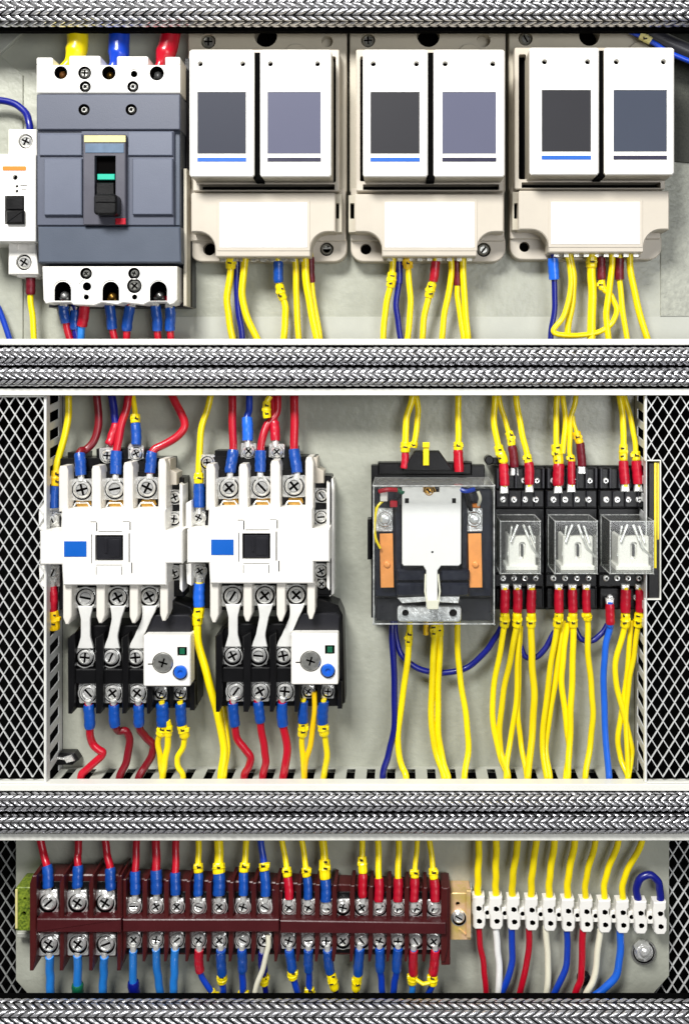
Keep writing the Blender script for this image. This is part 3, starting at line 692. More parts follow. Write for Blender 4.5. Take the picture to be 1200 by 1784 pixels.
# ------------------------------------------------------------------ small clear relays on black sockets
def small_relay(label, slab, x0, x1, cx0, cx1, ysc, cy0=908, cy1=1000):
    G = thing('relay_socket', slab, 'relay socket', (x0 + x1) / 2, 1065, 'black relay sockets')
    part('socket_body', 'black_plastic', G, lambda b: (b.box(x0, 812, x1, 1062, 0, 22, 1.5), b.box(x0 + 1, 816, x1 - 1, 852, 20, 34, 1.6), b.box(x0 + 1, 854, x1 - 1, 884, 20, 44, 1.6), b.box(x0 + 1, 886, x1 - 1, 1000, 18, 32, 1),
         b.box(x0 + 1, 1000, x1 - 1, 1022, 20, 44, 1.6), b.box(x0 + 3, 1024, x1 - 3, 1060, 18, 34, 1.6)))
    n = 4
    for i in range(n):
        xx = x0 + 15 + i * (x1 - x0 - 30) / (n - 1)
        part('terminal_screw', ('chrome', 'hole'), G, lambda b: b.screw(xx, 871, 42, 5.6, 'slot', washer=False, clamp=(13, 13)))
        part('terminal_screw', ('chrome', 'hole'), G, lambda b: b.screw(xx, 1008, 42, 5.2, 'cross', washer=False, clamp=(12, 11)))
    for xr in (x0 + 14, (x0 + x1) / 2 + 8, x1 - 13):
        part('rear_screw', ('chrome', 'hole'), G, lambda b: b.screw(xr, 838, 33, 5.2, 'cross', washer=False, clamp=(14, 13)))
    for xr in (x0 + 22, x1 - 20):
        part('lower_screw', ('chrome', 'hole'), G, lambda b: b.screw(xr, 1042, 33, 5.2, 'slot', washer=False, clamp=(14, 13)))
    part('terminal_row', 'dark_plastic', G, lambda b: [b.plate(rect(x0 + 4 + k * (x1 - x0 - 8) / 5, 816, x0 + 8 + k * (x1 - x0 - 8) / 5, 851), 34, 42, .6) for k in range(6)])
    part('tier_ridge', 'dark_plastic', G, lambda b: [b.plate(rect(x0 + 4 + k * (x1 - x0) / 4, 856, x0 + 6 + k * (x1 - x0) / 4, 883), 44, 50, .6) for k in range(4)])
    T = thing('plug_in_relay', label, 'relay', (cx0 + cx1) / 2, 1000, 'small clear relays', 32)
    part('relay_core', 'white_plastic', T, lambda b: (b.plate(rect(cx0 + 14, cy0 + 26, cx1 - 8, cy1 - 8, 3), 34, 84, 2, holes=[(rect((cx0 + cx1) / 2 - 3, cy0 + 36, (cx0 + cx1) / 2 + 9, cy0 + 66, 5), 4)]), b.plate(rect(cx0 + 10, cy1 - 14, cx1 - 5, cy1 - 6, 1), 34, 88, 1)))
    part('core_slot', 'dark_plastic', T, lambda b: b.plate(rect((cx0 + cx1) / 2 + 1, cy0 + 40, (cx0 + cx1) / 2 + 5, cy0 + 62, 2), 80, 84.6, .5))
    part('contact_block', 'dark_plastic', T, lambda b: b.plate(rect(cx0 + 16, cy0 + 8, cx1 - 9, cy0 + 27, 1), 34, 72, 1))
    part('contact_blade', 'lug_steel', T, lambda b: (b.tube([(cx0 + 30, cy0 + 6, 86), (cx0 + 18, cy0 + 36, 88)], 2.2, n=6), b.tube([(cx0 + 40, cy0 + 6, 86), (cx0 + 56, cy0 + 46, 88), (cx1 - 5, cy0 + 62, 80)], 2.4, n=6),
         b.tube([(cx0 + 50, cy0 + 8, 86), (cx0 + 60, cy0 + 38, 88)], 2.2, n=6), b.tube([(cx0 + 20, cy0 + 8, 80), (cx0 + 13, cy0 + 60, 80)], 2, n=6)))
    case(T, cx0, cy0, cx1, cy1, 32, 108, 2, 'clear_plastic', ew=2.6)
small_relay('small clear relay nearest the large clear relay', 'black relay socket nearest the large clear relay', 861, 948, 871, 941, 0)
small_relay('small clear relay in the middle of the row of three', 'black relay socket in the middle of the row of three', 949, 1040, 966, 1040, 0)
small_relay('small clear relay nearest the right mesh panel', 'black relay socket nearest the right mesh panel', 1041, 1128, 1062, 1138, 0)
T = thing('socket_end_stop', 'black end stop with a yellow edge right of the small relays', 'end stop', 1137, 1044)
part('stop_body', 'black_plastic', T, lambda b: b.box(1129, 806, 1148, 1042, 4, 70, 1.4))
part('yellow_edge', 'yellow', T, lambda b: (b.box(1139, 806, 1143, 990, 70, 72, .4), b.box(1144.5, 806, 1147, 940, 70, 71.4, .3)))
T = thing('socket_latch', 'small black latch knob sticking out left of the relay sockets', 'latch', 853, 808)
part('latch_arm', 'black_plastic', T, lambda b: (b.cyl(852, 802, 8, 10, 34, 2), b.box(852, 798, 876, 808, 10, 28, 1)))

# black clip at the shelf
T = thing('cable_clip', 'small black and silver cable clip lying on the shelf', 'clip', 118, 1330)
part('clip_body', 'black_plastic', T, lambda b: (b.plate([(92, 1326), (104, 1312), (130, 1312), (138, 1324), (126, 1333), (100, 1334)], 4, 22, 2)))
part('clip_metal', 'chrome', T, lambda b: (b.plate(rot2(rect(96, 1320, 118, 1324), 107, 1322, .1), 22, 25, .6), b.plate([(110, 1320), (124, 1316), (130, 1326), (116, 1330)], 22, 26, .8)))

# ------------------------------------------------------------------ brown terminal block
T = thing('mounting_rail', 'grey steel rail the brown terminal block is clipped on', 'rail', 420, 1640)
part('rail_profile', 'plate_shelf', T, lambda b: (b.box(30, 1548, 822, 1556, 3, 20, 1), b.box(30, 1556, 822, 1626, 3, 12, .5), b.box(30, 1626, 822, 1634, 3, 20, 1)))
T = thing('large_terminal_block', 'dark brown terminal block with three wide poles', 'terminal block', 135, 1690)
BIG = (85, 136, 184)
part('body', 'brown_plastic', T, lambda b: (b.plate([(60, 1530), (72, 1524), (206, 1524), (212, 1532), (212, 1668), (60, 1668)], 12, 48, 2)))
part('recess_shade', 'black_plastic', T, lambda b: (b.box(66, 1536, 204, 1601, 48, 50, .3), b.box(66, 1625, 204, 1664, 48, 50, .3)))  # black slabs stand in for the darkness between the fins
part('centre_bar', 'brown_bar', T, lambda b: b.plate(rect(64, 1601, 211, 1625, 1), 40, 76, 1.6))
for x0, x1 in ((52, 64), (104, 112), (155, 163), (204, 212)):
    part('barrier_fin', 'brown_plastic', T, lambda b: b.plate([(x0, 1540), (x0 + 5, 1526), (x1, 1526), (x1, 1660), (x0 + 6, 1692), (x0, 1692)], 10, 70, 1.6))
for i, x in enumerate(BIG):
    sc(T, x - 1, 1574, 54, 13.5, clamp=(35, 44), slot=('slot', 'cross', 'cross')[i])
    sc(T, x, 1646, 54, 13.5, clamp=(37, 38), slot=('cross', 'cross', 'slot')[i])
T = thing('small_terminal_block', 'long reddish brown terminal block with sixteen narrow poles', 'terminal block', 495, 1680)
SM = [233, 272, 308, 346, 382, 423, 461, 503, 537, 568, 597, 630, 661, 693, 724, 755]
part('body', 'brown_plastic', T, lambda b: b.plate([(216, 1536), (226, 1530), (764, 1546), (778, 1560), (778, 1664), (216, 1664)], 12, 44, 1.8))
part('recess_shade', 'black_plastic', T, lambda b: (b.box(218, 1554, 770, 1602, 44, 46, .3), b.box(218, 1624, 770, 1660, 44, 46, .3)))  # black slabs again, in place of shade behind the narrow terminals
part('centre_bar', 'brown_bar', T, lambda b: (b.plate([(214, 1602), (486, 1602), (486, 1624), (214, 1624)], 40, 70, 1.4), b.plate([(488, 1604), (776, 1608), (776, 1628), (488, 1626)], 40, 70, 1.4)))
if True:
    ed = [214] + [(SM[i] + SM[i + 1]) / 2 for i in range(len(SM) - 1)] + [774]
    for i, e in enumerate(ed):
        w = 4.2 if i not in (0, len(ed) - 1) else 6; yt = 1532 + max(0, (e - 214)) * .028
        part('barrier_fin', 'brown_plastic', T, lambda b: b.plate([(e - w, yt + 6), (e - w + 3, yt), (e + w, yt), (e + w, 1650), (e, 1676), (e - w, 1676)], 10, 62, 1.3))
    part('end_cover', 'brown_plastic', T, lambda b: b.plate(rect(768, 1546, 784, 1682, 2), 10, 58, 1.4))
for i, x in enumerate(SM):
    yo = (x - 233) * .006
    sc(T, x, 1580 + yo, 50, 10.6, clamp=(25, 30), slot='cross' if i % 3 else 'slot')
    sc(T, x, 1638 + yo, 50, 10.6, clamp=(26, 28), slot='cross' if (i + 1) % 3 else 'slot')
part('jumper_tab', 'brown_bar', T, lambda b: b.plate([(474, 1550), (492, 1552), (488, 1660), (476, 1656)], 40, 56, 1))
T = thing('earth_terminal', 'mottled green and yellow end terminal left of the brown block', 'end terminal', 40, 1620)
part('body', ('earth_green', 'hole'), T, lambda b: (b.plate(rect(28, 1546, 54, 1622, 2), 3, 50, 1.2, holes=[(circ(42, 1592, 4.5, 10), 8, 1), (circ(44, 1566, 3, 10), 8, 1)])))
part('label_edge', 'label_yellow', T, lambda b: b.box(27, 1550, 31, 1618, 50, 52, .4))
T = thing('end_bracket', 'pinkish metal end bracket between the brown and the white terminals', 'bracket', 801, 1637)
part('bracket_body', ('chromate', 'hole'), T, lambda b: (b.plate(rect(784, 1556, 820, 1638, 2), 3, 44, 1.2, holes=[(circ(797, 1575, 4), 6, 1)]), b.box(812, 1552, 820, 1634, 44, 50, .8), b.plate(rot2(rect(797, 1622, 812, 1625), 804, 1624, .7), 44, 46, .4)))
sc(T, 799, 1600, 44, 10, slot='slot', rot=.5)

# ------------------------------------------------------------------ white screw terminal strip
T = thing('white_terminal_strip', 'white screw terminal strip of eleven small blocks', 'terminal strip', 990, 1625)
WX = [833, 863.5, 894, 925.5, 957, 989, 1021, 1052.5, 1084, 1115, 1149]
for i, x in enumerate(WX):
    y = 1562 + i * .95
    part('terminal_cell', ('white_plastic', 'hole'), T, lambda b: b.plate([(x - 11, y + 1), (x + 11, y), (x + 11, y + 12), (x + 8, y + 16), (x + 8, y + 26), (x + 12, y + 31), (x + 12, y + 50), (x + 8, y + 57), (x - 6, y + 57), (x - 10, y + 52), (x - 10, y + 33), (x - 12, y + 29), (x - 12, y + 12), (x - 11, y + 8)], 14, 34, 1.6,
         holes=[(rot2([(x - 4, y + 18), (x, y + 16), (x + 5, y + 18), (x + 6, y + 22), (x + 2, y + 25), (x - 3, y + 24)], x, y + 20, random.uniform(-.3, .3)), 12, 1, 1), (rot2([(x - 3, y + 40), (x + 1, y + 38), (x + 6, y + 40), (x + 7, y + 44), (x + 3, y + 47), (x - 2, y + 46)], x, y + 42, random.uniform(-.3, .3)), 12, 1, 1)]))
    if i < 10:
        xm = (x + WX[i + 1]) / 2
        part('cell_bridge', ('white_plastic', 'hole'), T, lambda b: b.plate(rect(xm - 6, y + 18, xm + 6, y + 39), 3, 27, .8, holes=[(circ(xm, y + 28, 4, 10), 10, 1, 1)]))
T = thing('hex_bolt', 'chrome bolt with washer under the end of the white terminal strip', 'bolt', 1121, 1660)
part('washer', 'zinc', T, lambda b: (b.plate(circ(1121, 1660, 22, 32), 3, 8, 1)))
part('bolt_head', ('chrome', 'hole'), T, lambda b: (b.plate(circ(1121, 1660, 18.5, 28), 8, 10, .5, mi=1), b.plate(circ(1121, 1660, 16.5, 28), 10, 13, 1.5), b.plate(circ(1121, 1660, 15, 6, .3), 12, 28, 2), b.dome(1123, 1662, 9, 28, 36)))
T = thing('rubber_grommet', 'tiny black grommet behind the red and cream wires', 'grommet', 1016, 1712)
part('grommet_ring', 'black_plastic', T, lambda b: (b.plate(circ(1017, 1708, 12, 20), 3, 12, 3), b.dome(1018, 1706, 6, 12, 17)))

# ------------------------------------------------------------------ wires
def cut(path, y0, y1):
    lo, hi = min(y0, y1), max(y0, y1)
    run = []
    def at(a, b, y):
        t = (y - a[1]) / (b[1] - a[1]) if abs(b[1] - a[1]) > 1e-6 else 0
        return tuple(a[k] + (b[k] - a[k]) * t for k in range(3))
    for a, b in zip(path, path[1:]):
        if max(a[1], b[1]) < lo or min(a[1], b[1]) > hi:
            if len(run) > 1: break
            continue
        ya, yb = max(lo, min(hi, a[1])), max(lo, min(hi, b[1]))
        pa, pb = at(a, b, ya), at(a, b, yb)
        if not run: run.append(pa)
        if (Vector(pb) - Vector(run[-1])).length > .5: run.append(pb)
    if len(run) < 2: run = [(path[0][0], lo, path[0][2]), (path[0][0], hi, path[0][2])]
    # resample evenly
    L = [0]
    for a, b in zip(run, run[1:]): L.append(L[-1] + (Vector(b) - Vector(a)).length)
    N = 10; out = []
    for i in range(N + 1):
        d = L[-1] * i / N; j = 0
        while j < len(L) - 2 and L[j + 1] < d: j += 1
        t = (d - L[j]) / max(1e-6, L[j + 1] - L[j]); out.append(tuple(run[j][k] + (run[j + 1][k] - run[j][k]) * t for k in range(3)))
    return out
NAMES = {'yellow': 'yellow_wire', 'red': 'red_wire', 'dark_red': 'red_wire', 'blue': 'blue_wire', 'navy': 'navy_wire', 'sky_blue': 'light_blue_wire', 'bright_blue': 'blue_wire', 'cream': 'cream_wire', 'white': 'white_wire', 'amber': 'yellow_wire', 'cable_black': 'black_cable'}
def wire(color, pts, label, r=6, h0=48, h1=30, parts=(), group=None, cat='wire', taper=0):
    n = len(pts)
    P = [(p[0], p[1], p[2] if len(p) > 2 else h0 + (h1 - h0) * i / (n - 1)) for i, p in enumerate(pts)]
    path = smooth(P)
    # slight hand-bent unevenness
    sd = random.uniform(0, 9)
    path = [(p[0] + .45 * math.sin(i * .55 + sd), p[1], p[2]) for i, p in enumerate(path)]
    rad = r
    if taper:
        m = len(path) - 1; rad = [r + (taper - r) * min(1, max(0, (i / m - .62) / .2)) for i in range(m + 1)]
    b = MB(); b.tube(path, rad, n=16)
    o = b.build(NAMES[color], color); tag(o, label, cat, group)
    for q in parts:
        k = q[0]
        if k == 'sleeve':
            _, c, y0, y1 = q[:4]; rr = q[4] if len(q) > 4 else r + 2.6
            sub = cut(path, y0, y1); m = len(sub)
            R = [rr * (1 + .035 * math.sin(i * 1.9 + sd)) for i in range(m)]
            R[0] *= .93; R[-1] *= .93
            sub = [sub[0]] + sub + [sub[-1]]
            e = .35
            v0 = Vector(sub[0]); v1 = Vector(sub[2]); sub[0] = tuple(v0 - (v1 - v0).normalized() * e)
            v0 = Vector(sub[-1]); v1 = Vector(sub[-3]); sub[-1] = tuple(v0 - (v1 - v0).normalized() * e)
            R = [r * 1.02] + R + [r * 1.02]
            b = MB(); b.tube(sub, R, n=16); b.build('sleeve', c, o, angle=50)
        elif k == 'marker':
            _, y0, y1 = q[:3]; rr = q[3] if len(q) > 3 else r + 2.8; c = q[4] if len(q) > 4 else 'yellow'
            sub = cut(path, y0, y1); m = len(sub)
            R = [rr * (.98 if i % 5 else 1.1) for i in range(m)]; R[0] = rr * .9; R[-1] = rr * .9
            b = MB(); b.tube(sub, R, n=10)
            mk = b.build('marker', c, o, angle=30)
            mid = sub[m // 2]; L = abs(y1 - y0)
            b = MB()
            for j in range(max(1, int(L / 11))):
                yy = min(y0, y1) + L * (j + .5) / max(1, int(L / 11)); xx = mid[0] + random.uniform(-2, 2); a = random.uniform(-.25, .25)
                hh = mid[2] + rr * .80
                w = random.uniform(2.6, 3.8)
                b.plate(rot2(rect(xx - w, yy - 1.3, xx + w, yy + 1.3), xx, yy, a), hh, hh + rr * .22, .2)
                if random.random() < .5: b.plate(rot2(rect(xx - w, yy - 3.4, xx - w + 1.8, yy), xx, yy, a), hh, hh + rr * .22, .2)
            # little locking lug on the side of the ring
            b.build('marker_print', 'marker_print', mk)
            b = MB(); sx = random.choice((-1, 1)); b.plate(rect(mid[0] + sx * rr * .6 - 4, mid[1] - 4, mid[0] + sx * rr * .6 + 4, mid[1] + 3, 2), mid[2] - 1, mid[2] + rr * .75, 1); b.build('marker_catch', c, mk)
        elif k == 'lug':
            _, sx, sy, hh, ys = q[:5]; rw = q[5] if len(q) > 5 else 14
            # ring tongue round a terminal screw and barrel up to y = ys
            e = cut(path, ys, ys + (2 if ys > sy else -2))[0]
            ex, dr = e[0], (1 if ys > sy else -1)
            b = MB()
            nk = 6
            a0 = 50
            if dr < 0: ring = arc(sx, sy, rw, -a0, 180 + a0, 16); outl = ring + [(ex - nk, ys + 6), (ex + nk, ys + 6)]
            else: ring = arc(sx, sy, rw, a0, -180 - a0, 16); outl = ring + [(ex - nk, ys - 6), (ex + nk, ys - 6)]
            b.plate(outl, hh - .5, hh + 1.6, .5)
            b.tube([(ex + (sx - ex) * .3, ys - dr * 10, hh + 3), (ex, ys, e[2]), (ex, ys + dr * 4, e[2])], 5.6, n=12)
            b.build('lug', 'lug_steel', o)
        elif k == 'tip':   # short crimp tip with a flat face
            _, x0, y0, x1, y1, hh = q[:6]; c = q[6] if len(q) > 6 else 'lug_steel'
            b = MB(); b.plate([(x0 - 6, y0), (x0 + 6, y0), (x1 + 7.5, y1), (x1 - 7.5, y1)], hh - 4, hh + 4, 1.4); b.build('lug', c, o)
        elif k == 'core':  # bare copper
            _, y0, y1 = q[:3]; b = MB(); b.tube(cut(path, y0, y1), r * .8, n=10); b.build('bare_copper', 'copper', o)
    return o
BS, RS, MS = 'blue_sleeve', 'crimson_sleeve', 'maroon_sleeve'

# --- top bay, breakers
g = 'thick supply wires above the large breaker'
wire('yellow', [(136, 20, 40), (136, 70, 42), (130, 96, 46), (108, 122, 54)], 'thick yellow wire entering the top of the large breaker', 18, group=g, taper=8)
bpy.context.view_layer.update()
wire('blue', [(209, 20, 40), (208, 75, 42), (205, 100, 46), (193, 124, 52)], 'thick blue wire entering the top of the large breaker', 18, group=g, taper=8)
wire('red', [(302, 20, 40), (296, 70, 42), (286, 98, 48), (275, 122, 54)], 'thick red wire entering the top of the large breaker', 17, group=g, taper=8)
wire('navy', [(-30, 178, 30), (0, 175, 30), (26, 181, 32), (44, 195, 36), (52, 215, 44), (52, 240, 44)], 'navy wire curving into the top of the small breaker', 6.2)
wire('yellow', [(54, 478, 40), (54, 520, 36), (58, 560, 32), (62, 615, 30)], 'yellow wire with a maroon sleeve under the small breaker', 5.2, parts=(('sleeve', MS, 482, 513, 8),))
wire('blue', [(-12, 520, 24), (4, 550, 24), (24, 615, 22)], 'blue wire at the left edge under the small breaker', 5)
g = 'load wires under the large breaker'
def rw(pts, lab, sl, c='red', h=46, sc_=BS, r=6.2): wire(c, pts, lab, r, h, 30, parts=(('sleeve', sc_, sl[0], sl[1], r + 2.8), ('tip', pts[0][0], sl[0] + 2, pts[0][0] + 1, sl[0] - 12, h)), group=g)
rw([(110, 515), (112, 545), (117, 570), (128, 612)], 'leftmost red wire with blue sleeve under the large breaker', (532, 562))
rw([(128, 520), (132, 545), (131, 570), (140, 612)], 'dark blue sleeved wire tucked left of the red sleeve under the breaker', (540, 574), 'navy', 36)
rw([(150, 520), (146, 550), (142, 580), (140, 612)], 'light blue wire with the only red sleeve under the large breaker', (530, 568), 'sky_blue', 48, RS)
rw([(191, 515), (193, 545), (197, 575), (204, 612)], 'red wire with blue sleeve under the middle arch of the breaker', (531, 573))
rw([(229, 520), (224, 550), (221, 580), (222, 612)], 'red wire with a slanting blue sleeve right of the middle breaker arch', (533, 576))
rw([(270, 515), (273, 545), (275, 575), (277, 612)], 'red wire with a creased blue sleeve under the right breaker arch', (532, 576))
rw([(294, 515), (297, 545), (297, 575), (299, 612)], 'rightmost red wire with blue sleeve under the large breaker', (535, 576))
# --- under the meters
g = 'wires under the first meter'
yw = lambda pts, lab, parts=(), r=6, h0=46, h1=26, c='yellow': wire(c, pts, lab, r, h0, h1, parts=parts, group=g)
yw([(402, 440), (402, 470), (396, 520), (400, 560), (411, 615)], 'leftmost yellow wire under the first meter, with a knobbly ring marker', (('marker', 448, 468),), 6.2)
yw([(412, 440), (413, 480), (414, 530), (420, 570), (424, 615)], 'navy wire between two yellow wires under the first meter', (), 5.6, 34, 24, 'navy')
yw([(429, 440), (423, 490), (424, 530), (438, 570), (460, 615)], 'yellow wire bowing right beside the navy wire under the first meter', (), 6.4)
yw([(484, 440), (485, 480), (488, 505), (496, 530), (497, 560), (491, 615)], 'yellow wire with blue sleeve and two ring markers under the first meter', (('sleeve', BS, 455, 492, 8.6), ('marker', 496, 522, 8)), 6)
yw([(513, 440), (516, 490), (517, 540), (523, 615)], 'plain slim yellow wire right of the blue sleeve under the first meter', (), 5.6)
yw([(540, 440), (542, 475), (544, 505), (556, 580), (560, 615)], 'yellow wire with a maroon sleeve half hidden under the first meter', (('sleeve', MS, 448, 492, 6.6),), 5, 36, 22)
yw([(530, 440), (535, 500), (544, 550), (557, 615)], 'rightmost thick yellow wire leaning right under the first meter', (), 6.6)
g = 'wires under the middle meter'
yw([(684, 440), (683, 480), (675, 520), (669, 560), (668, 615)], 'leftmost yellow wire under the middle meter, with a double ring marker', (('marker', 474, 500),), 5.6)
yw([(693, 440), (695, 480), (690, 530), (694, 565), (702, 615)], 'navy wire under the middle meter', (('sleeve', 'navy', 450, 494, 7),), 5.4, 38, 26, 'navy')
yw([(706, 440), (710, 465), (714, 510), (714, 550), (706, 615)], 'yellow wire with an amber ring marker right of the navy wire', (('marker', 450, 468, 9, 'amber'),), 5.4)
yw([(759, 440), (757, 475), (750, 505), (741, 540), (736, 580), (737, 615)], 'yellow wire with a slanting red sleeve under the middle meter', (('sleeve', RS, 455, 490, 8), ('marker', 493, 518, 8.4)), 5.6)
yw([(783, 440), (786, 480), (777, 530), (771, 570), (770, 615)], 'slim yellow wire swinging left under the middle meter', (), 5.4)
yw([(795, 440), (796, 495), (798, 530), (806, 580), (808, 615)], 'yellow wire with a maroon sleeve under the middle meter', (('sleeve', MS, 452, 497, 6.8),), 5, 38, 24)
yw([(806, 440), (808, 510), (813, 570), (816, 615)], 'rightmost yellow wire under the middle meter', (), 5.8)
g = 'wires under the third meter'
yw([(963, 435), (964, 480), (966, 530), (960, 575), (957, 615)], 'blue wire with a bright blue sleeve under the third meter', (('sleeve', 'bright_blue', 450, 487, 9.4),), 5, 46, 30, 'navy')
yw([(980, 435), (988, 450), (994, 490), (984, 545), (968, 568), (964, 579), (982, 584, 40), (1012, 584, 34), (1044, 578, 30), (1066, 562, 30), (1073, 540, 32), (1064, 515, 34), (1050, 500, 36), (1047, 450, 36)], 'yellow jumper looping along the floor under the third meter', (), 4.8, 46, 34)
yw([(990, 435), (998, 480), (997, 520), (989, 570), (987, 615)], 'yellow wire crossing the loop under the third meter', (), 6)
yw([(1046, 435), (1047, 487), (1048, 505)], 'short yellow wire end with a maroon sleeve behind the third meter wires', (('sleeve', MS, 447, 487, 7.8), ('marker', 489, 503, 6)), 4.4, 38, 36)
yw([(1029, 435), (1030, 480), (1031, 530), (1028, 615)], 'thick yellow wire with a square ring marker under the third meter', (('marker', 446, 466, 10),), 7.6)
yw([(1065, 435), (1064, 480), (1057, 530), (1056, 565), (1064, 615)], 'yellow wire in front of the maroon sleeves under the third meter', (), 5.6)
yw([(1078, 435), (1079, 490), (1084, 540), (1095, 615)], 'yellow wire with a maroon sleeve right of centre under the third meter', (('sleeve', MS, 450, 487, 8),), 5, 42, 28)
yw([(1095, 435), (1099, 480), (1112, 540), (1134, 615)], 'rightmost yellow wire leaning right under the third meter', (), 6)
# --- top right cables
wire('cable_black', [(1075, 20, 30), (1110, 48, 38), (1150, 70, 44), (1260, 118, 48)], 'thick black cable crossing the top right corner', 15, cat='cable')
wire('blue', [(1085, 50, 44), (1110, 60, 50), (1140, 76, 54), (1165, 92, 54), (1230, 118, 50)], 'blue wire with a yellow tie under the black cable', 4.5, parts=(('marker', 62, 72, 7, 'label_yellow'),))

# --- above the left contactor
g = 'wires above the left contactor'
def sw(c, pts, lab, parts, r=6.8, h0=30, h1=60): wire(c, pts, lab, r, h0, h1, parts=parts, group=g)
sw('yellow', [(120, 664), (120, 710), (116, 750), (102, 800), (97, 845), (95, 885)], 'yellow wire with amber band and blue sleeve left of the left contactor', (('sleeve', BS, 847, 887, 8.6), ('marker', 820, 846, 8.8, 'amber'), ('lug', 90, 905, 50, 888, 12)), 6, 34, 52)
sw('dark_red', [(166, 664), (172, 720), (168, 760), (152, 782, 46), (141, 786, 54), (140, 800, 60), (142, 828, 64)], 'dark red wire hooking over into the first pole of the left contactor', (('sleeve', BS, 791, 828, 9.6), ('lug', 143, 853, 63, 829, 16)))
sw('navy', [(192, 664), (198, 710), (202, 738), (196, 760), (190, 775)], 'navy wire with a red sleeve behind the left contactor poles', (('sleeve', RS, 738, 776, 8), ('lug', 187, 794, 49, 777, 11)), 6.8, 26, 48)
sw('red', [(228, 664), (222, 705), (211, 745), (204, 785), (202, 826)], 'red wire leaning down to the second pole of the left contactor', (('sleeve', BS, 786, 826, 10), ('lug', 200, 852, 63, 827, 16)), 7)
sw('yellow', [(230, 664), (234, 705), (237, 740), (238, 775)], 'yellow wire with ring marker and blue sleeve behind the left contactor', (('sleeve', BS, 738, 776, 8.8), ('marker', 722, 737, 8.6), ('lug', 237, 790, 49, 777, 11)), 4.6, 26, 50)
sw('red', [(292, 664), (305, 700), (322, 735), (312, 758), (285, 775), (268, 784), (264, 800), (262, 825)], 'red wire bending sharply to the third pole of the left contactor', (('sleeve', BS, 788, 824, 9.6), ('lug', 256, 850, 63, 825, 16)), 7)
g = 'wires above the right contactor'
sw('yellow', [(374, 664), (362, 710), (350, 755), (347, 820), (347, 885)], 'yellow wire bowing down between the two contactors', (('sleeve', BS, 843, 884, 10), ('marker', 824, 842, 8.6), ('lug', 346, 902, 50, 885, 12)), 5.8, 30, 52)
sw('red', [(404, 664), (405, 720), (406, 785), (401, 824)], 'straight red wire to the first pole of the right contactor', (('sleeve', BS, 784, 824, 10), ('lug', 399, 850, 63, 825, 16)), 7)
sw('blue', [(436, 664), (434, 710), (431, 730), (432, 768)], 'blue wire with a puckered blue sleeve behind the right contactor', (('sleeve', 'bright_blue', 728, 768, 9.6), ('lug', 433, 786, 49, 769, 11)), 6, 26, 50)
sw('red', [(482, 664), (483, 715), (465, 742), (456, 770), (453, 822)], 'red wire curving left to the second pole of the right contactor', (('sleeve', BS, 785, 822, 9.8), ('lug', 456, 849, 63, 823, 16)), 6.8)
sw('red', [(472, 664), (476, 710), (480, 768)], 'short red sleeved wire with yellow marker behind the right contactor', (('sleeve', RS, 735, 768, 8.6), ('lug', 482, 787, 49, 769, 11)), 6.6, 22, 48)
sw('red', [(513, 664), (513, 720), (513, 785), (518, 824)], 'thick straight red wire to the third pole of the right contactor', (('sleeve', BS, 783, 824, 10), ('lug', 512, 847, 63, 825, 16)), 7.4)
wire('yellow', [(470, 690, 50), (464, 706, 52), (466, 728, 52)], 'short yellow marked wire end hanging by the red wires', 5.2, parts=(('marker', 700, 728, 7.4),))
# --- beside contactors
wire('red', [(92, 1012, 50), (93, 1040, 50), (93, 1068, 48), (96, 1096, 44)], 'short red sleeved wire with an amber tag under the left side screw', 6, parts=(('sleeve', RS, 1022, 1064, 8), ('marker', 1064, 1096, 10, 'amber'), ('lug', 92, 998, 50, 1022, 12)))
wire('yellow', [(347, 1014, 50), (347, 1058, 50), (344, 1085, 50), (346, 1120, 50), (362, 1180, 48), (378, 1240, 44), (390, 1300, 40), (386, 1352, 48), (386, 1395, 46)], 'long yellow wire running from the middle side screw down to the shelf', 7, parts=(('sleeve', 'bright_blue', 1016, 1056, 10), ('marker', 1058, 1088, 9.6), ('lug', 348, 997, 50, 1016, 12)))
wire('yellow', [(384, 1215, 24), (392, 1260, 30), (395, 1310, 36), (389, 1352, 46), (388, 1395, 44)], 'yellow wire emerging from behind the right overload relay', 6.4)
# --- under overload relays
g = 'red load wires under the overload relays'
def ow(c, pts, lab, parts, r=6.6): 
    pts = pts[:-1] + [(pts[-1][0], pts[-1][1], 48), (pts[-1][0] - 1, 1396, 46)]
    wire(c, pts, lab, r, 60, 48, parts=parts, group=g)
ow('red', [(155, 1222), (157, 1268), (160, 1292, 50), (172, 1306, 48), (180, 1312, 46), (168, 1326, 46), (150, 1342, 46), (141, 1355)], 'red zigzag wire under the first pole of the left overload relay', (('sleeve', BS, 1228, 1268, 9.4), ('lug', 154, 1208, 61, 1229, 14.5)))
ow('dark_red', [(198, 1222), (201, 1262), (207, 1273, 50), (220, 1274, 46), (226, 1290, 42), (221, 1325, 42), (209, 1355)], 'dark red wire with a square bend under the left overload relay', (('sleeve', BS, 1228, 1264, 9.4), ('lug', 196, 1208, 61, 1229, 14.5)))
ow('dark_red', [(242, 1222), (243, 1264), (252, 1282, 50), (266, 1296, 44), (266, 1312, 42), (254, 1335, 42), (242, 1355)], 'dark red wire kinked behind the yellow pair under the left relay', (('sleeve', BS, 1228, 1264, 9.4), ('lug', 239, 1208, 61, 1229, 14.5)))
ow('red', [(406, 1218), (409, 1265), (415, 1290), (428, 1306), (437, 1322), (432, 1338), (425, 1355)], 'red wire bowing right under the first pole of the right overload relay', (('sleeve', BS, 1225, 1264, 9.4), ('lug', 411, 1205, 61, 1226, 14.5)), 6.6)
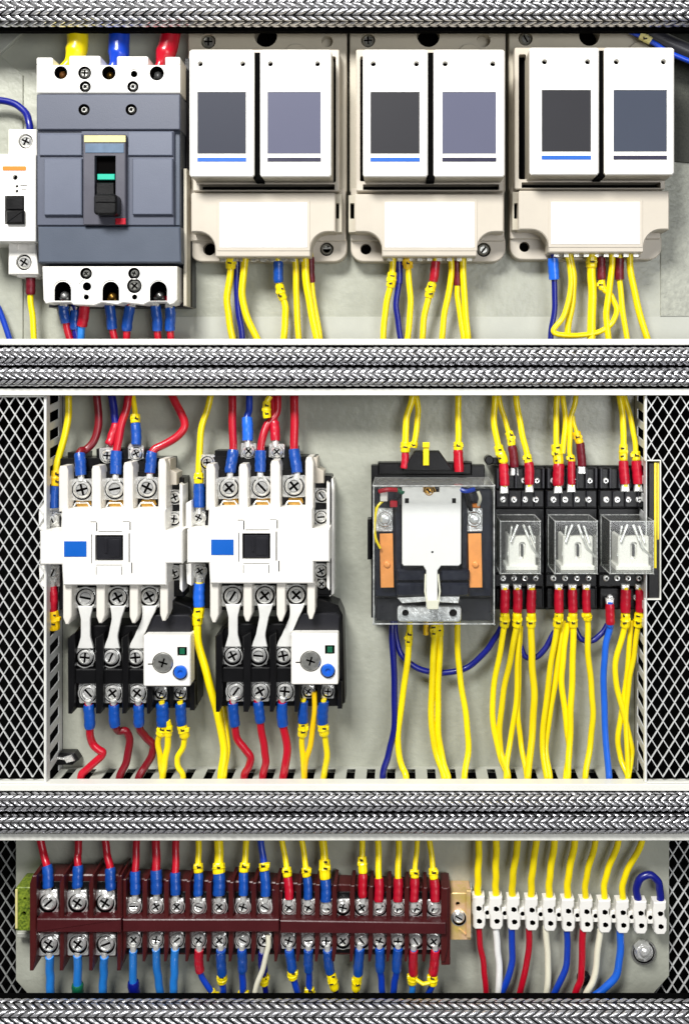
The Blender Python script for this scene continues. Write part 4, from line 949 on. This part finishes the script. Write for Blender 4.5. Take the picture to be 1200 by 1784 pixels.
ow('red', [(449, 1218), (454, 1262), (460, 1300), (463, 1325), (458, 1355)], 'nearly straight red wire under the second pole of the right relay', (('sleeve', BS, 1222, 1258, 9.2), ('lug', 453, 1205, 61, 1223, 14.5)))
ow('red', [(491, 1218), (493, 1265), (500, 1295), (498, 1330), (493, 1355)], 'thick red wire under the third pole of the right overload relay', (('sleeve', BS, 1224, 1264, 9.6), ('lug', 496, 1205, 61, 1225, 14.5)), 7)
g = 'yellow control wires under the overload relays'
ow('yellow', [(282, 1222), (284, 1264), (276, 1290), (279, 1320), (283, 1355)], 'yellow wire left of its twin under the left overload relay', (('sleeve', BS, 1226, 1263, 11), ('marker', 1264, 1280, 9)), 5)
ow('yellow', [(292, 1255), (294, 1270), (292, 1300), (287, 1330), (284, 1355)], 'yellow wire right of its twin under the left overload relay', (('marker', 1264, 1282, 7),), 5.6)
ow('yellow', [(314, 1222), (317, 1262), (322, 1285), (318, 1304), (309, 1322), (312, 1338), (320, 1355)], 'wavy yellow wire under the outer small screw of the left relay', (('sleeve', BS, 1226, 1262, 9.4), ('marker', 1263, 1284, 9)), 5)
ow('yellow', [(528, 1218), (528, 1262), (526, 1300), (530, 1355)], 'yellow wire with blue sleeve under the inner small screw of the right relay', (('sleeve', BS, 1222, 1258, 9.4), ('marker', 1259, 1282, 9)), 5)
ow('amber', [(548, 1205), (547, 1250), (540, 1300), (532, 1330), (531, 1355)], 'orange yellow wire joining a brighter one under the right overload relay', (), 4.8)
ow('yellow', [(563, 1218), (562, 1262), (568, 1295), (569, 1325), (563, 1357)], 'rightmost yellow wire with blue sleeve under the right overload relay', (('sleeve', BS, 1222, 1260, 10), ('marker', 1260, 1280, 9.6)), 5.4)

# --- large clear relay
g = 'wires of the large clear relay'
def bw(c, pts, lab, parts=(), r=5.6, h0=28, h1=40): wire(c, pts, lab, r, h0, h1, parts=parts, group=g)
bw('yellow', [(722, 664), (716, 700), (707, 735), (706, 785), (704, 816)], 'left strand of the yellow pair above the large clear relay', (('sleeve', RS, 788, 816, 6.6), ('marker', 770, 788, 8.6)), 5.8)
bw('yellow', [(721, 664), (727, 705), (727, 735), (720, 780)], 'right strand of the yellow pair above the large clear relay', (('marker', 770, 782, 7),), 5.2, 24, 34)
bw('yellow', [(797, 664), (798, 720), (798, 775), (799, 822)], 'lone yellow wire with red sleeve above the large clear relay', (('sleeve', 'red', 784, 822, 8.6), ('marker', 770, 784, 8.6)), 5.6)
bw('navy', [(683, 1070, 30), (683, 1110, 34), (687, 1200, 36), (686, 1270, 38), (676, 1315, 42), (667, 1350, 48), (667, 1395, 46)], 'navy wire dropping straight from the large clear relay to the shelf', (), 5.6)
bw('navy', [(688, 1075, 20), (690, 1115, 22), (704, 1147, 24), (735, 1167, 24), (775, 1172, 24), (815, 1162, 24), (845, 1135, 26), (864, 1108, 28), (880, 1078, 30)], 'navy wire hanging in a wide arc between the large and small relays', (), 5.2)
def sh(c, pts, lab, parts=(), r=5.6, h0=34, h1=40):
    pts = [p for p in pts]; x, y = pts[-1][:2]; pts = pts[:-1] + [(x, y, 50), (x, 1396, 47)]
    wire(c, pts, lab, r, h0, h1, parts=parts, group=g)
sh('yellow', [(713, 1075), (712, 1120), (706, 1180), (696, 1250), (693, 1300), (700, 1335), (708, 1356)], 'yellow wire crossing the navy arc nearest the left of the large relay', (('marker', 1100, 1125, 6.8),))
sh('yellow', [(756, 1075), (756, 1120), (752, 1200), (752, 1270), (762, 1320), (774, 1356)], 'left strand of the yellow pair under the large clear relay', (('marker', 1088, 1110, 7.6),), 5.8)
sh('yellow', [(766, 1075), (766, 1120), (763, 1200), (763, 1270), (770, 1320), (780, 1356)], 'right strand of the yellow pair under the large clear relay', (('marker', 1090, 1108, 7),), 5.6, 30)
sh('yellow', [(796, 1075), (798, 1150), (804, 1200), (813, 1260), (815, 1310), (808, 1356)], 'plain yellow wire right of the pair under the large clear relay', (), 5.4)
wire('amber', [(742, 1070, 24), (742, 1106, 26)], 'stubby orange yellow wire end under the large clear relay', 5)

# --- above small relays
g = 'wires above the small clear relays'
def uw(c, pts, lab, parts, r=5.2, h0=28, h1=46): wire(c, pts, lab, r, h0, h1, parts=parts, group=g)
tip = lambda x, y0, h: ('tip', x, y0, x, y0 + 14, h)
uw('yellow', [(867, 664), (861, 700), (861, 745), (870, 785), (877, 806), (878, 848)], 'yellow wire above the left socket, nearest the large clear relay', (('sleeve', RS, 808, 846, 8.4), ('marker', 776, 806, 8.4), tip(878, 846, 46)), 5.6)
uw('yellow', [(865, 664), (870, 700), (880, 735), (888, 760), (892, 780), (896, 814)], 'yellow wire with a maroon sleeve plugged behind the left socket row', (('sleeve', MS, 777, 815, 8), ('marker', 752, 776, 7.4), tip(896, 815, 36)), 4.6, 24, 36)
uw('yellow', [(897, 664), (900, 705), (908, 750), (917, 790), (921, 812), (922, 848)], 'yellow wire slanting into the right end of the left socket', (('sleeve', RS, 806, 844, 8.4), ('marker', 792, 806, 7.6), tip(922, 844, 46)), 5.4)
uw('yellow', [(972, 664), (969, 700), (968, 760), (972, 806), (972, 848)], 'yellow wire over the middle socket with a bulky marker and red sleeve', (('sleeve', RS, 808, 846, 9.8), ('marker', 774, 808, 9.6), tip(972, 846, 46)), 5.2)
uw('yellow', [(974, 664), (981, 700), (984, 745), (979, 790)], 'yellow strand bowing right beside the bulky marker of the middle socket', (), 4.8, 24, 40)
uw('yellow', [(1007, 664), (1001, 700), (993, 735), (992, 785), (995, 806), (995, 848)], 'slim yellow wire curving down to the middle socket', (('sleeve', RS, 804, 844, 6.8), ('marker', 794, 804, 7), tip(995, 844, 46)), 4.6)
uw('yellow', [(997, 725, 36), (1001, 745, 36), (1007, 765, 36), (1011, 780, 36), (1013, 812, 36)], 'yellow wire with a maroon sleeve plugged behind the middle socket row', (('sleeve', MS, 772, 812, 7.6), ('marker', 752, 772, 7.4, 'amber'), tip(1013, 812, 36)), 3.6, 36, 36)
uw('yellow', [(1076, 664), (1080, 700), (1085, 740), (1085, 790), (1088, 848)], 'left yellow wire of the pair above the right socket', (('sleeve', RS, 803, 843, 8.6), ('marker', 774, 802, 7.8), tip(1089, 843, 46)), 5.6)
uw('yellow', [(1084, 680), (1094, 715), (1103, 755), (1107, 790), (1111, 848)], 'right yellow wire of the pair above the right socket', (('sleeve', RS, 803, 843, 9), ('marker', 786, 802, 7.8), tip(1112, 843, 46)), 4.8)
# --- under small relays
g = 'wires under the small clear relays'
def lw(x, pts, lab, sl=(1027, 1066), mk=(1068, 1092), r=5.2, c='yellow', h=46, sr=8.2, mc='yellow'):
    pp = [(x, sl[0] - 4, h), (x, sl[1], h)] + list(pts[:-1]); xe, ye = pts[-1]
    pp = [(p[0], p[1], p[2] if len(p) > 2 else 44 - i) for i, p in enumerate(pp)] + [(xe, ye, 50), (xe, 1396, 47)]
    ps = [('sleeve', RS, sl[0], sl[1], sr), ('tip', x, sl[0] + 1, x, sl[0] - 9, h)]
    if mk: ps.append(('marker', mk[0], mk[1], 8.4, mc))
    wire(c, pp, lab, r, 44, 40, parts=ps, group=g)
def ex(pts, lab, r=5.2, h=38):
    pp = [(p[0], p[1], h) for p in pts[:-1]] + [(pts[-1][0], pts[-1][1], 50), (pts[-1][0], 1396, 47)]
    wire('yellow', pp, lab, r, group=g)
lw(879, [(878, 1092), (868, 1150), (858, 1210), (860, 1270), (872, 1320), (884, 1356)], 'yellow wire bowing widest left under the left socket')
lw(901, [(899, 1092), (888, 1150), (876, 1210), (870, 1270), (872, 1310), (884, 1350)], 'yellow wire from the middle pole of the left socket, leaning left', h=46)
ex([(904, 1080), (901, 1150), (898, 1230), (888, 1290), (881, 1350)], 'second yellow strand from the middle pole of the left socket', 4.8, 34)
ex([(906, 1090), (903, 1180), (902, 1250), (908, 1300), (917, 1355)], 'yellow strand that crosses rightward under the left socket', 4.8, 30)
lw(925, [(925, 1092), (926, 1150), (930, 1210), (927, 1270), (919, 1356)], 'thick yellow wire from the right pole of the left socket', r=6.2)
lw(973, [(970, 1092), (960, 1150), (950, 1230), (944, 1300), (952, 1357)], 'yellow wire leaning left from the left pole of the middle socket')
ex([(980, 1080), (970, 1160), (958, 1240), (950, 1300), (957, 1357)], 'second yellow strand beside the left pole of the middle socket', 5.4, 34)
lw(997, [(998, 1092), (997, 1160), (994, 1230), (992, 1290), (988, 1356)], 'yellow wire from the middle pole of the middle socket', r=5.6)
ex([(988, 1085), (981, 1140), (978, 1190), (986, 1260), (991, 1310), (985, 1357)], 'yellow strand bowing behind the middle pole of the middle socket', 5.4, 34)
lw(1021, [(1023, 1080), (1024, 1140), (1030, 1200), (1032, 1250), (1027, 1300), (1019, 1354)], 'lone yellow wire from the right pole of the middle socket', mk=(1068, 1080), r=5.4, sr=7.4)
lw(1062, [(1062, 1092), (1054, 1130), (1051, 1180), (1053, 1260), (1060, 1357)], 'bright blue wire with a red sleeve under the right socket', (1052, 1087), None, 5.8, 'bright_blue', sr=8)
lw(1089, [(1086, 1100), (1074, 1140), (1071, 1180), (1082, 1230), (1097, 1290), (1099, 1320), (1093, 1354)], 'yellow wire crossing in front under the right socket', sr=9)
ex([(1098, 1080), (1094, 1150), (1084, 1230), (1076, 1280), (1080, 1320), (1093, 1354)], 'yellow strand forming the left side of the crossed loop', 5.0, 34)
lw(1113, [(1110, 1092), (1104, 1140), (1095, 1190), (1090, 1250), (1093, 1354)], 'yellow wire nearest the right slotted strip', r=4.6, h=44, sr=7)
wire('navy', [(903, 1085, 26), (905, 1120, 28), (915, 1144, 28), (935, 1144, 28), (950, 1128, 28), (966, 1100, 26)], 'short navy link drooping between the left and middle sockets', 5, group=g)
wire('navy', [(1000, 1090, 26), (1010, 1112, 28), (1030, 1116, 28), (1046, 1105, 28), (1058, 1088, 26)], 'short navy link drooping between the middle and right sockets', 5, group=g)

# --- bottom bay, above the brown blocks
g = 'wires above the brown terminal blocks'
def tw(c, top, x, sl, lab, sy, mk=None, scol=BS, r=5.8, hh=50, rr=None, mc='yellow', rw=12, sx=None):
    sx = x if sx is None else sx
    pts = [(top, 1442, 28), ((top * .6 + x * .4), 1482, 34), (x + (top - x) * .15, sl[0], 46), (x, sl[1], hh + 4)]
    ps = [('sleeve', scol, sl[0], sl[1], rr or r + 2.8), ('lug', sx, sy, hh + 1, sl[1] + 0, rw)]
    if mk: ps.append(('marker', mk[0], mk[1], r + 3, mc))
    wire(c, pts, lab, r, parts=ps, group=g)
tw('red', 68, 85, (1508, 1546), 'red wire slanting into the first wide brown pole', 1574, r=6.4, rw=16, sx=84)
tw('red', 137, 136, (1508, 1546), 'red wire into the middle wide brown pole', 1574, r=6.4, rw=16, sx=135)
tw('red', 181, 194, (1512, 1550), 'red wire slanting into the third wide brown pole', 1574, r=6.4, rw=16, sx=183)
tw('red', 239, 236, (1518, 1557), 'red wire into the first narrow brown pole', 1580, r=6.2, sx=233)
tw('red', 272, 273, (1516, 1556), 'thick red wire into the second narrow brown pole', 1580, r=7.2, sx=272)
tw('red', 307, 306, (1520, 1558), 'red wire into the third narrow brown pole', 1580, r=6.2, sx=308)
tw('yellow', 346, 346, (1521, 1560), 'yellow wire with marker and blue sleeve right of the red trio', 1581, (1504, 1520), r=5.4)
tw('yellow', 381, 382, (1521, 1559), 'thick yellow wire with marker and creased blue sleeve', 1581, (1503, 1522), r=8)
tw('yellow', 431, 424, (1520, 1559), 'yellow wire with marker left of the lone blue wire', 1581, (1503, 1519), r=5.6)
tw('blue', 452, 463, (1518, 1560), 'blue wire with a yellow band on the brown block', 1582, (1503, 1517), r=6)
tw('yellow', 488, 504, (1528, 1566), 'yellow wire slanting to a red sleeve right of the blue wire', 1582, (1511, 1527), RS, 5)
tw('yellow', 523, 537, (1528, 1566), 'slim yellow wire slanting to a blue sleeve', 1582, (1511, 1527), BS, 5)
tw('yellow', 561, 568, (1532, 1570), 'thick yellow wire with a double marker left of the empty brown pole', 1582, (1497, 1531), BS, 7, rr=9.6)
tw('yellow', 630, 632, (1522, 1563), 'yellow wire with a tall marker right of the empty brown pole', 1582, (1492, 1521), 'red', 5.2)
tw('yellow', 658, 660, (1530, 1570), 'straight yellow wire with bare red sleeve after the tall marker', 1582, None, RS, 5.6, rr=8.6)
tw('yellow', 695, 693, (1530, 1570), 'straight yellow wire with bare red sleeve, third from the bracket', 1583, None, RS, 5.6, rr=8.6)
tw('yellow', 728, 721, (1530, 1570), 'yellow wire leaning left over its red sleeve', 1583, (1515, 1529), RS, 4.6, rr=8.4)
tw('yellow', 745, 758, (1532, 1570), 'yellow wire leaning right into the pole nearest the bracket', 1583, (1512, 1531), RS, 5, rr=8.6)
# below
g = 'wires below the brown terminal blocks'
def dw(c, x, lab, sl=None, scol=BS, mk=None, end=None, r=6, sy=1638, hh=50, rw=12, sx=None, mid=None, y0=None, mc='yellow', core=False, rr=None):
    end = x if end is None else end; sx = x if sx is None else sx
    y0 = y0 or (sl[0] if sl else 1660)
    pts = [(x, y0 - 2, hh + 3), (x + (end - x) * .25, 1690, 44)] + ([mid] if mid else [(x + (end - x) * .6, 1714, 38)]) + [(end, 1745, 34), (end, 1775, 32)]
    ps = [('lug', sx, sy, hh + 1, y0, rw)]
    if sl: ps.append(('sleeve', scol, sl[0], sl[1], rr or r + 3))
    if mk: ps.append(('marker', mk[0], mk[1], r + 3.4, mc))
    if core: ps.append(('core', y0 - 2, y0 + 7))
    wire(c, pts, lab, r, parts=ps, group=g)
dw('sky_blue', 87, 'light blue wire under the first wide brown pole', r=7.2, sy=1646, rw=17, sx=85, end=89, y0=1668)
wire('sky_blue', [(136, 1664, 53), (136, 1700, 44), (136, 1745, 34), (136, 1775, 32)], 'light blue wire with a green wrap under the middle wide pole', 7.2, parts=(('lug', 136, 1646, 51, 1668, 17), ('sleeve', 'green', 1714, 1745, 10)), group=g)
dw('sky_blue', 182, 'light blue wire under the third wide brown pole', r=7.2, sy=1646, rw=17, sx=184, end=179, y0=1668)
wire('sky_blue', [(233, 1656, 53), (232, 1700, 44), (237, 1745, 36), (240, 1775, 32)], 'light blue wire with a navy wrap under the first narrow pole', 6.8, parts=(('lug', 233, 1638, 51, 1656, 12), ('core', 1654, 1662), ('sleeve', 'navy', 1710, 1745, 10)), group=g)
dw('sky_blue', 272, 'light blue wire with bare copper under the second narrow pole', r=6.8, end=281, core=True, y0=1655)
dw('sky_blue', 305, 'straight light blue wire under the third narrow pole', r=7, end=302, sx=308, y0=1655)
wire('blue', [(347, 1654, 53), (348, 1690, 48), (358, 1712, 44), (374, 1738, 40), (386, 1765, 36)], 'blue wire with a red sleeve slanting right under the fourth narrow pole', 5, parts=(('lug', 346, 1638, 51, 1654, 12), ('sleeve', RS, 1655, 1692, 8), ('marker', 1727, 1745, 8)), group=g)
dw('blue', 385, 'blue wire with a yellow marker under the fifth narrow pole', (1655, 1697), BS, (1698, 1711), 390, 5.6, sx=382)
dw('blue', 422, 'blue wire with a yellow band touching the hose', (1655, 1692), BS, (1728, 1740), 424, 6, sx=423, rr=8.4)
dw('navy', 457, 'navy wire behind the cream wire', (1658, 1692), 'navy', (1698, 1714), 464, 5, sx=461, hh=46)
wire('cream', [(468, 1630, 62), (466, 1655, 62), (457, 1690, 58), (445, 1725, 52), (438, 1765, 44)], 'cream wire slanting left in front of the navy wire', 4.6, parts=(('core', 1631, 1652),), group=g)
dw('blue', 504, 'blue wire with marker slanting right after the cream wire', (1655, 1690), BS, (1691, 1704), 524, 5.6, sx=503, mid=(513, 1712, 40))
dw('blue', 537, 'blue wire with a yellow band low near the hose', (1655, 1690), BS, (1722, 1734), 540, 5.6, rr=8.4)
dw('navy', 570, 'navy wire with a large crumpled yellow marker', (1655, 1693), BS, (1696, 1722), 588, 5, sx=568, mid=(580, 1710, 42), rr=8.6)
dw('navy', 626, 'navy wire with a tall yellow marker right of the empty pole', (1652, 1696), 'blue_sleeve', (1697, 1724), 618, 5, sx=630, rr=9)
dw('blue', 661, 'blue wire with a plain blue sleeve, curving slightly right', (1652, 1690), BS, None, 667, 5.8, rr=8.6)
dw('blue', 693, 'blue wire with a plain blue sleeve, curving slightly left', (1652, 1690), BS, None, 683, 5.8, rr=8.6)
dw('sky_blue', 720, 'light blue wire with a red sleeve left of the yellow tie', (1655, 1696), RS, (1697, 1712), 717, 5.6, sx=724, rr=8.4)
dw('blue', 759, 'blue wire with red sleeve slanting left beside the last brown fin', (1655, 1697), RS, (1698, 1714), 742, 5.6, sx=755, mid=(752, 1716, 42), rr=8.4)
T = tag(MB().tube([(724, 1706, 50), (736, 1714, 52), (748, 1712, 50)], 3.4, n=8).build('cable_tie', 'yellow'), 'small yellow tie bridging the last two lower markers', 'cable tie')

# --- white strip wires
g = 'yellow wires into the white terminal strip'
tops = (834, 864, 903, 935, 967, 1003, 1040, 1081, 1124); bots = (832, 863, 892, 925, 956, 988, 1019, 1052, 1084)
ordn = ('straight yellow wire into the white cell nearest the bracket', 'second yellow wire from the bracket, straight, above the white wire', 'yellow wire above the leftmost blue wire of the white strip', 'fourth yellow wire from the bracket on the white strip', 'middle one of the nine yellow wires on the white strip',
        'sixth yellow wire from the bracket on the white strip', 'seventh yellow wire from the bracket, leaning right', 'yellow wire second nearest the navy loop, leaning right', 'yellow wire beside the navy loop, the most strongly bent')
for i in range(9):
    t, bo = tops[i], bots[i]; yb = 1557 + i
    wire('yellow', [(t, 1442, 24), (t - (t - bo) * .25, 1475, 28), (bo + (t - bo) * .22, 1515, 28), (bo, 1542, 25), (bo, yb + 3, 25)], ordn[i], 6.2 if i < 6 else 5.6, group=g)
wire('navy', [(1112, 1574, 25), (1108, 1552, 25), (1113, 1533, 27), (1130, 1524, 28), (1144, 1534, 27), (1149, 1552, 25), (1149, 1576, 25)], 'navy wire looping between the last two white cells', 6.6)
g = 'wires under the white terminal strip'
lows = (('red', [(833, 1610), (836, 1645), (842, 1680), (845, 1715), (849, 1765)], 'red wire under the white cell nearest the bracket', 5.2),
        ('white', [(862, 1610), (866, 1650), (869, 1690), (867, 1765)], 'white wire left of the first blue wire under the white strip', 5.8),
        ('blue', [(890, 1612), (892, 1655), (889, 1690), (876, 1725), (866, 1765)], 'blue wire passing behind the white wire', 5.8),
        ('red', [(921, 1612), (920, 1660), (912, 1700), (898, 1765)], 'red wire leaning left between a blue and a cream wire', 5.6),
        ('cream', [(950, 1614), (953, 1660), (954, 1700), (947, 1765)], 'cream wire left of the middle blue wire under the strip', 5.6),
        ('blue', [(986, 1616), (988, 1660), (982, 1695), (965, 1730), (952, 1765)], 'middle blue wire bending left beside the cream wire', 5.6),
        ('red', [(1015, 1618), (1013, 1660), (1012, 1700), (1004, 1725), (990, 1765)], 'red wire passing over the black grommet', 6),
        ('cream', [(1045, 1620), (1040, 1660), (1034, 1705), (1022, 1728), (1008, 1765)], 'cream wire right of the red wire on the grommet', 5.6),
        ('bright_blue', [(1080, 1622), (1079, 1665), (1072, 1700), (1050, 1724), (1026, 1742), (1010, 1765)], 'blue wire sweeping far left beside the bolt', 6.4))
for c, p, l, r_ in lows: wire(c, p, l, r_, 24, 28, group=g)

for o in bpy.data.objects:
    if '_loc' in o: del o['_loc']

# ------------------------------------------------------------------ camera
cam = bpy.data.cameras.new('camera'); co = bpy.data.objects.new('camera', cam); COL.objects.link(co)
co.location = ((CX - 600) * S, -D * S, (892 - CY) * S); co.rotation_euler = (math.radians(90), 0, 0)
cam.sensor_fit = 'VERTICAL'; cam.lens = 50; cam.sensor_height = 50 * 1784 / D; cam.sensor_width = cam.sensor_height
cam.shift_x = (600 - CX) / 1784; cam.shift_y = (CY - 892) / 1784
cam.clip_start = .01; cam.clip_end = 50
scene.camera = co

# ------------------------------------------------------------------ light
def area_light(name, loc, target, sx, sy, energy, col=(1, 1, 1)):
    l = bpy.data.lights.new(name, 'AREA'); l.shape = 'RECTANGLE'; l.size = sx; l.size_y = sy; l.energy = energy; l.color = col
    o = bpy.data.objects.new(name, l); COL.objects.link(o); o.location = loc
    o.rotation_euler = (Vector(target) - Vector(loc)).to_track_quat('-Z', 'Y').to_euler(); return o
area_light('key_softbox', (-.32, -.95, .95), (0, 0, .02), .42, .32, 36, (1, .985, .96))
area_light('fill_softbox', (.55, -1.2, .1), (0, 0, 0), .6, .6, 9, (.97, .98, 1))
w = bpy.data.worlds.new('World'); scene.world = w; w.use_nodes = True
nt = w.node_tree; bg = nt.nodes['Background']; bg.inputs['Strength'].default_value = .3
tc = nt.nodes.new('ShaderNodeTexCoord'); nz = nt.nodes.new('ShaderNodeTexNoise'); nz.inputs['Scale'].default_value = 4.5; nz.inputs['Detail'].default_value = 2
rp = nt.nodes.new('ShaderNodeValToRGB'); rp.color_ramp.elements[0].position = .47; rp.color_ramp.elements[0].color = (.03, .03, .035, 1)
rp.color_ramp.elements[1].position = .54; rp.color_ramp.elements[1].color = (1, 1, .98, 1)
nt.links.new(tc.outputs['Generated'], nz.inputs['Vector']); nt.links.new(nz.outputs['Fac'], rp.inputs['Fac']); nt.links.new(rp.outputs['Color'], bg.inputs['Color'])
scene.view_settings.view_transform = 'Standard'; scene.view_settings.look = 'None'; scene.view_settings.exposure = -.3; scene.view_settings.gamma = 1
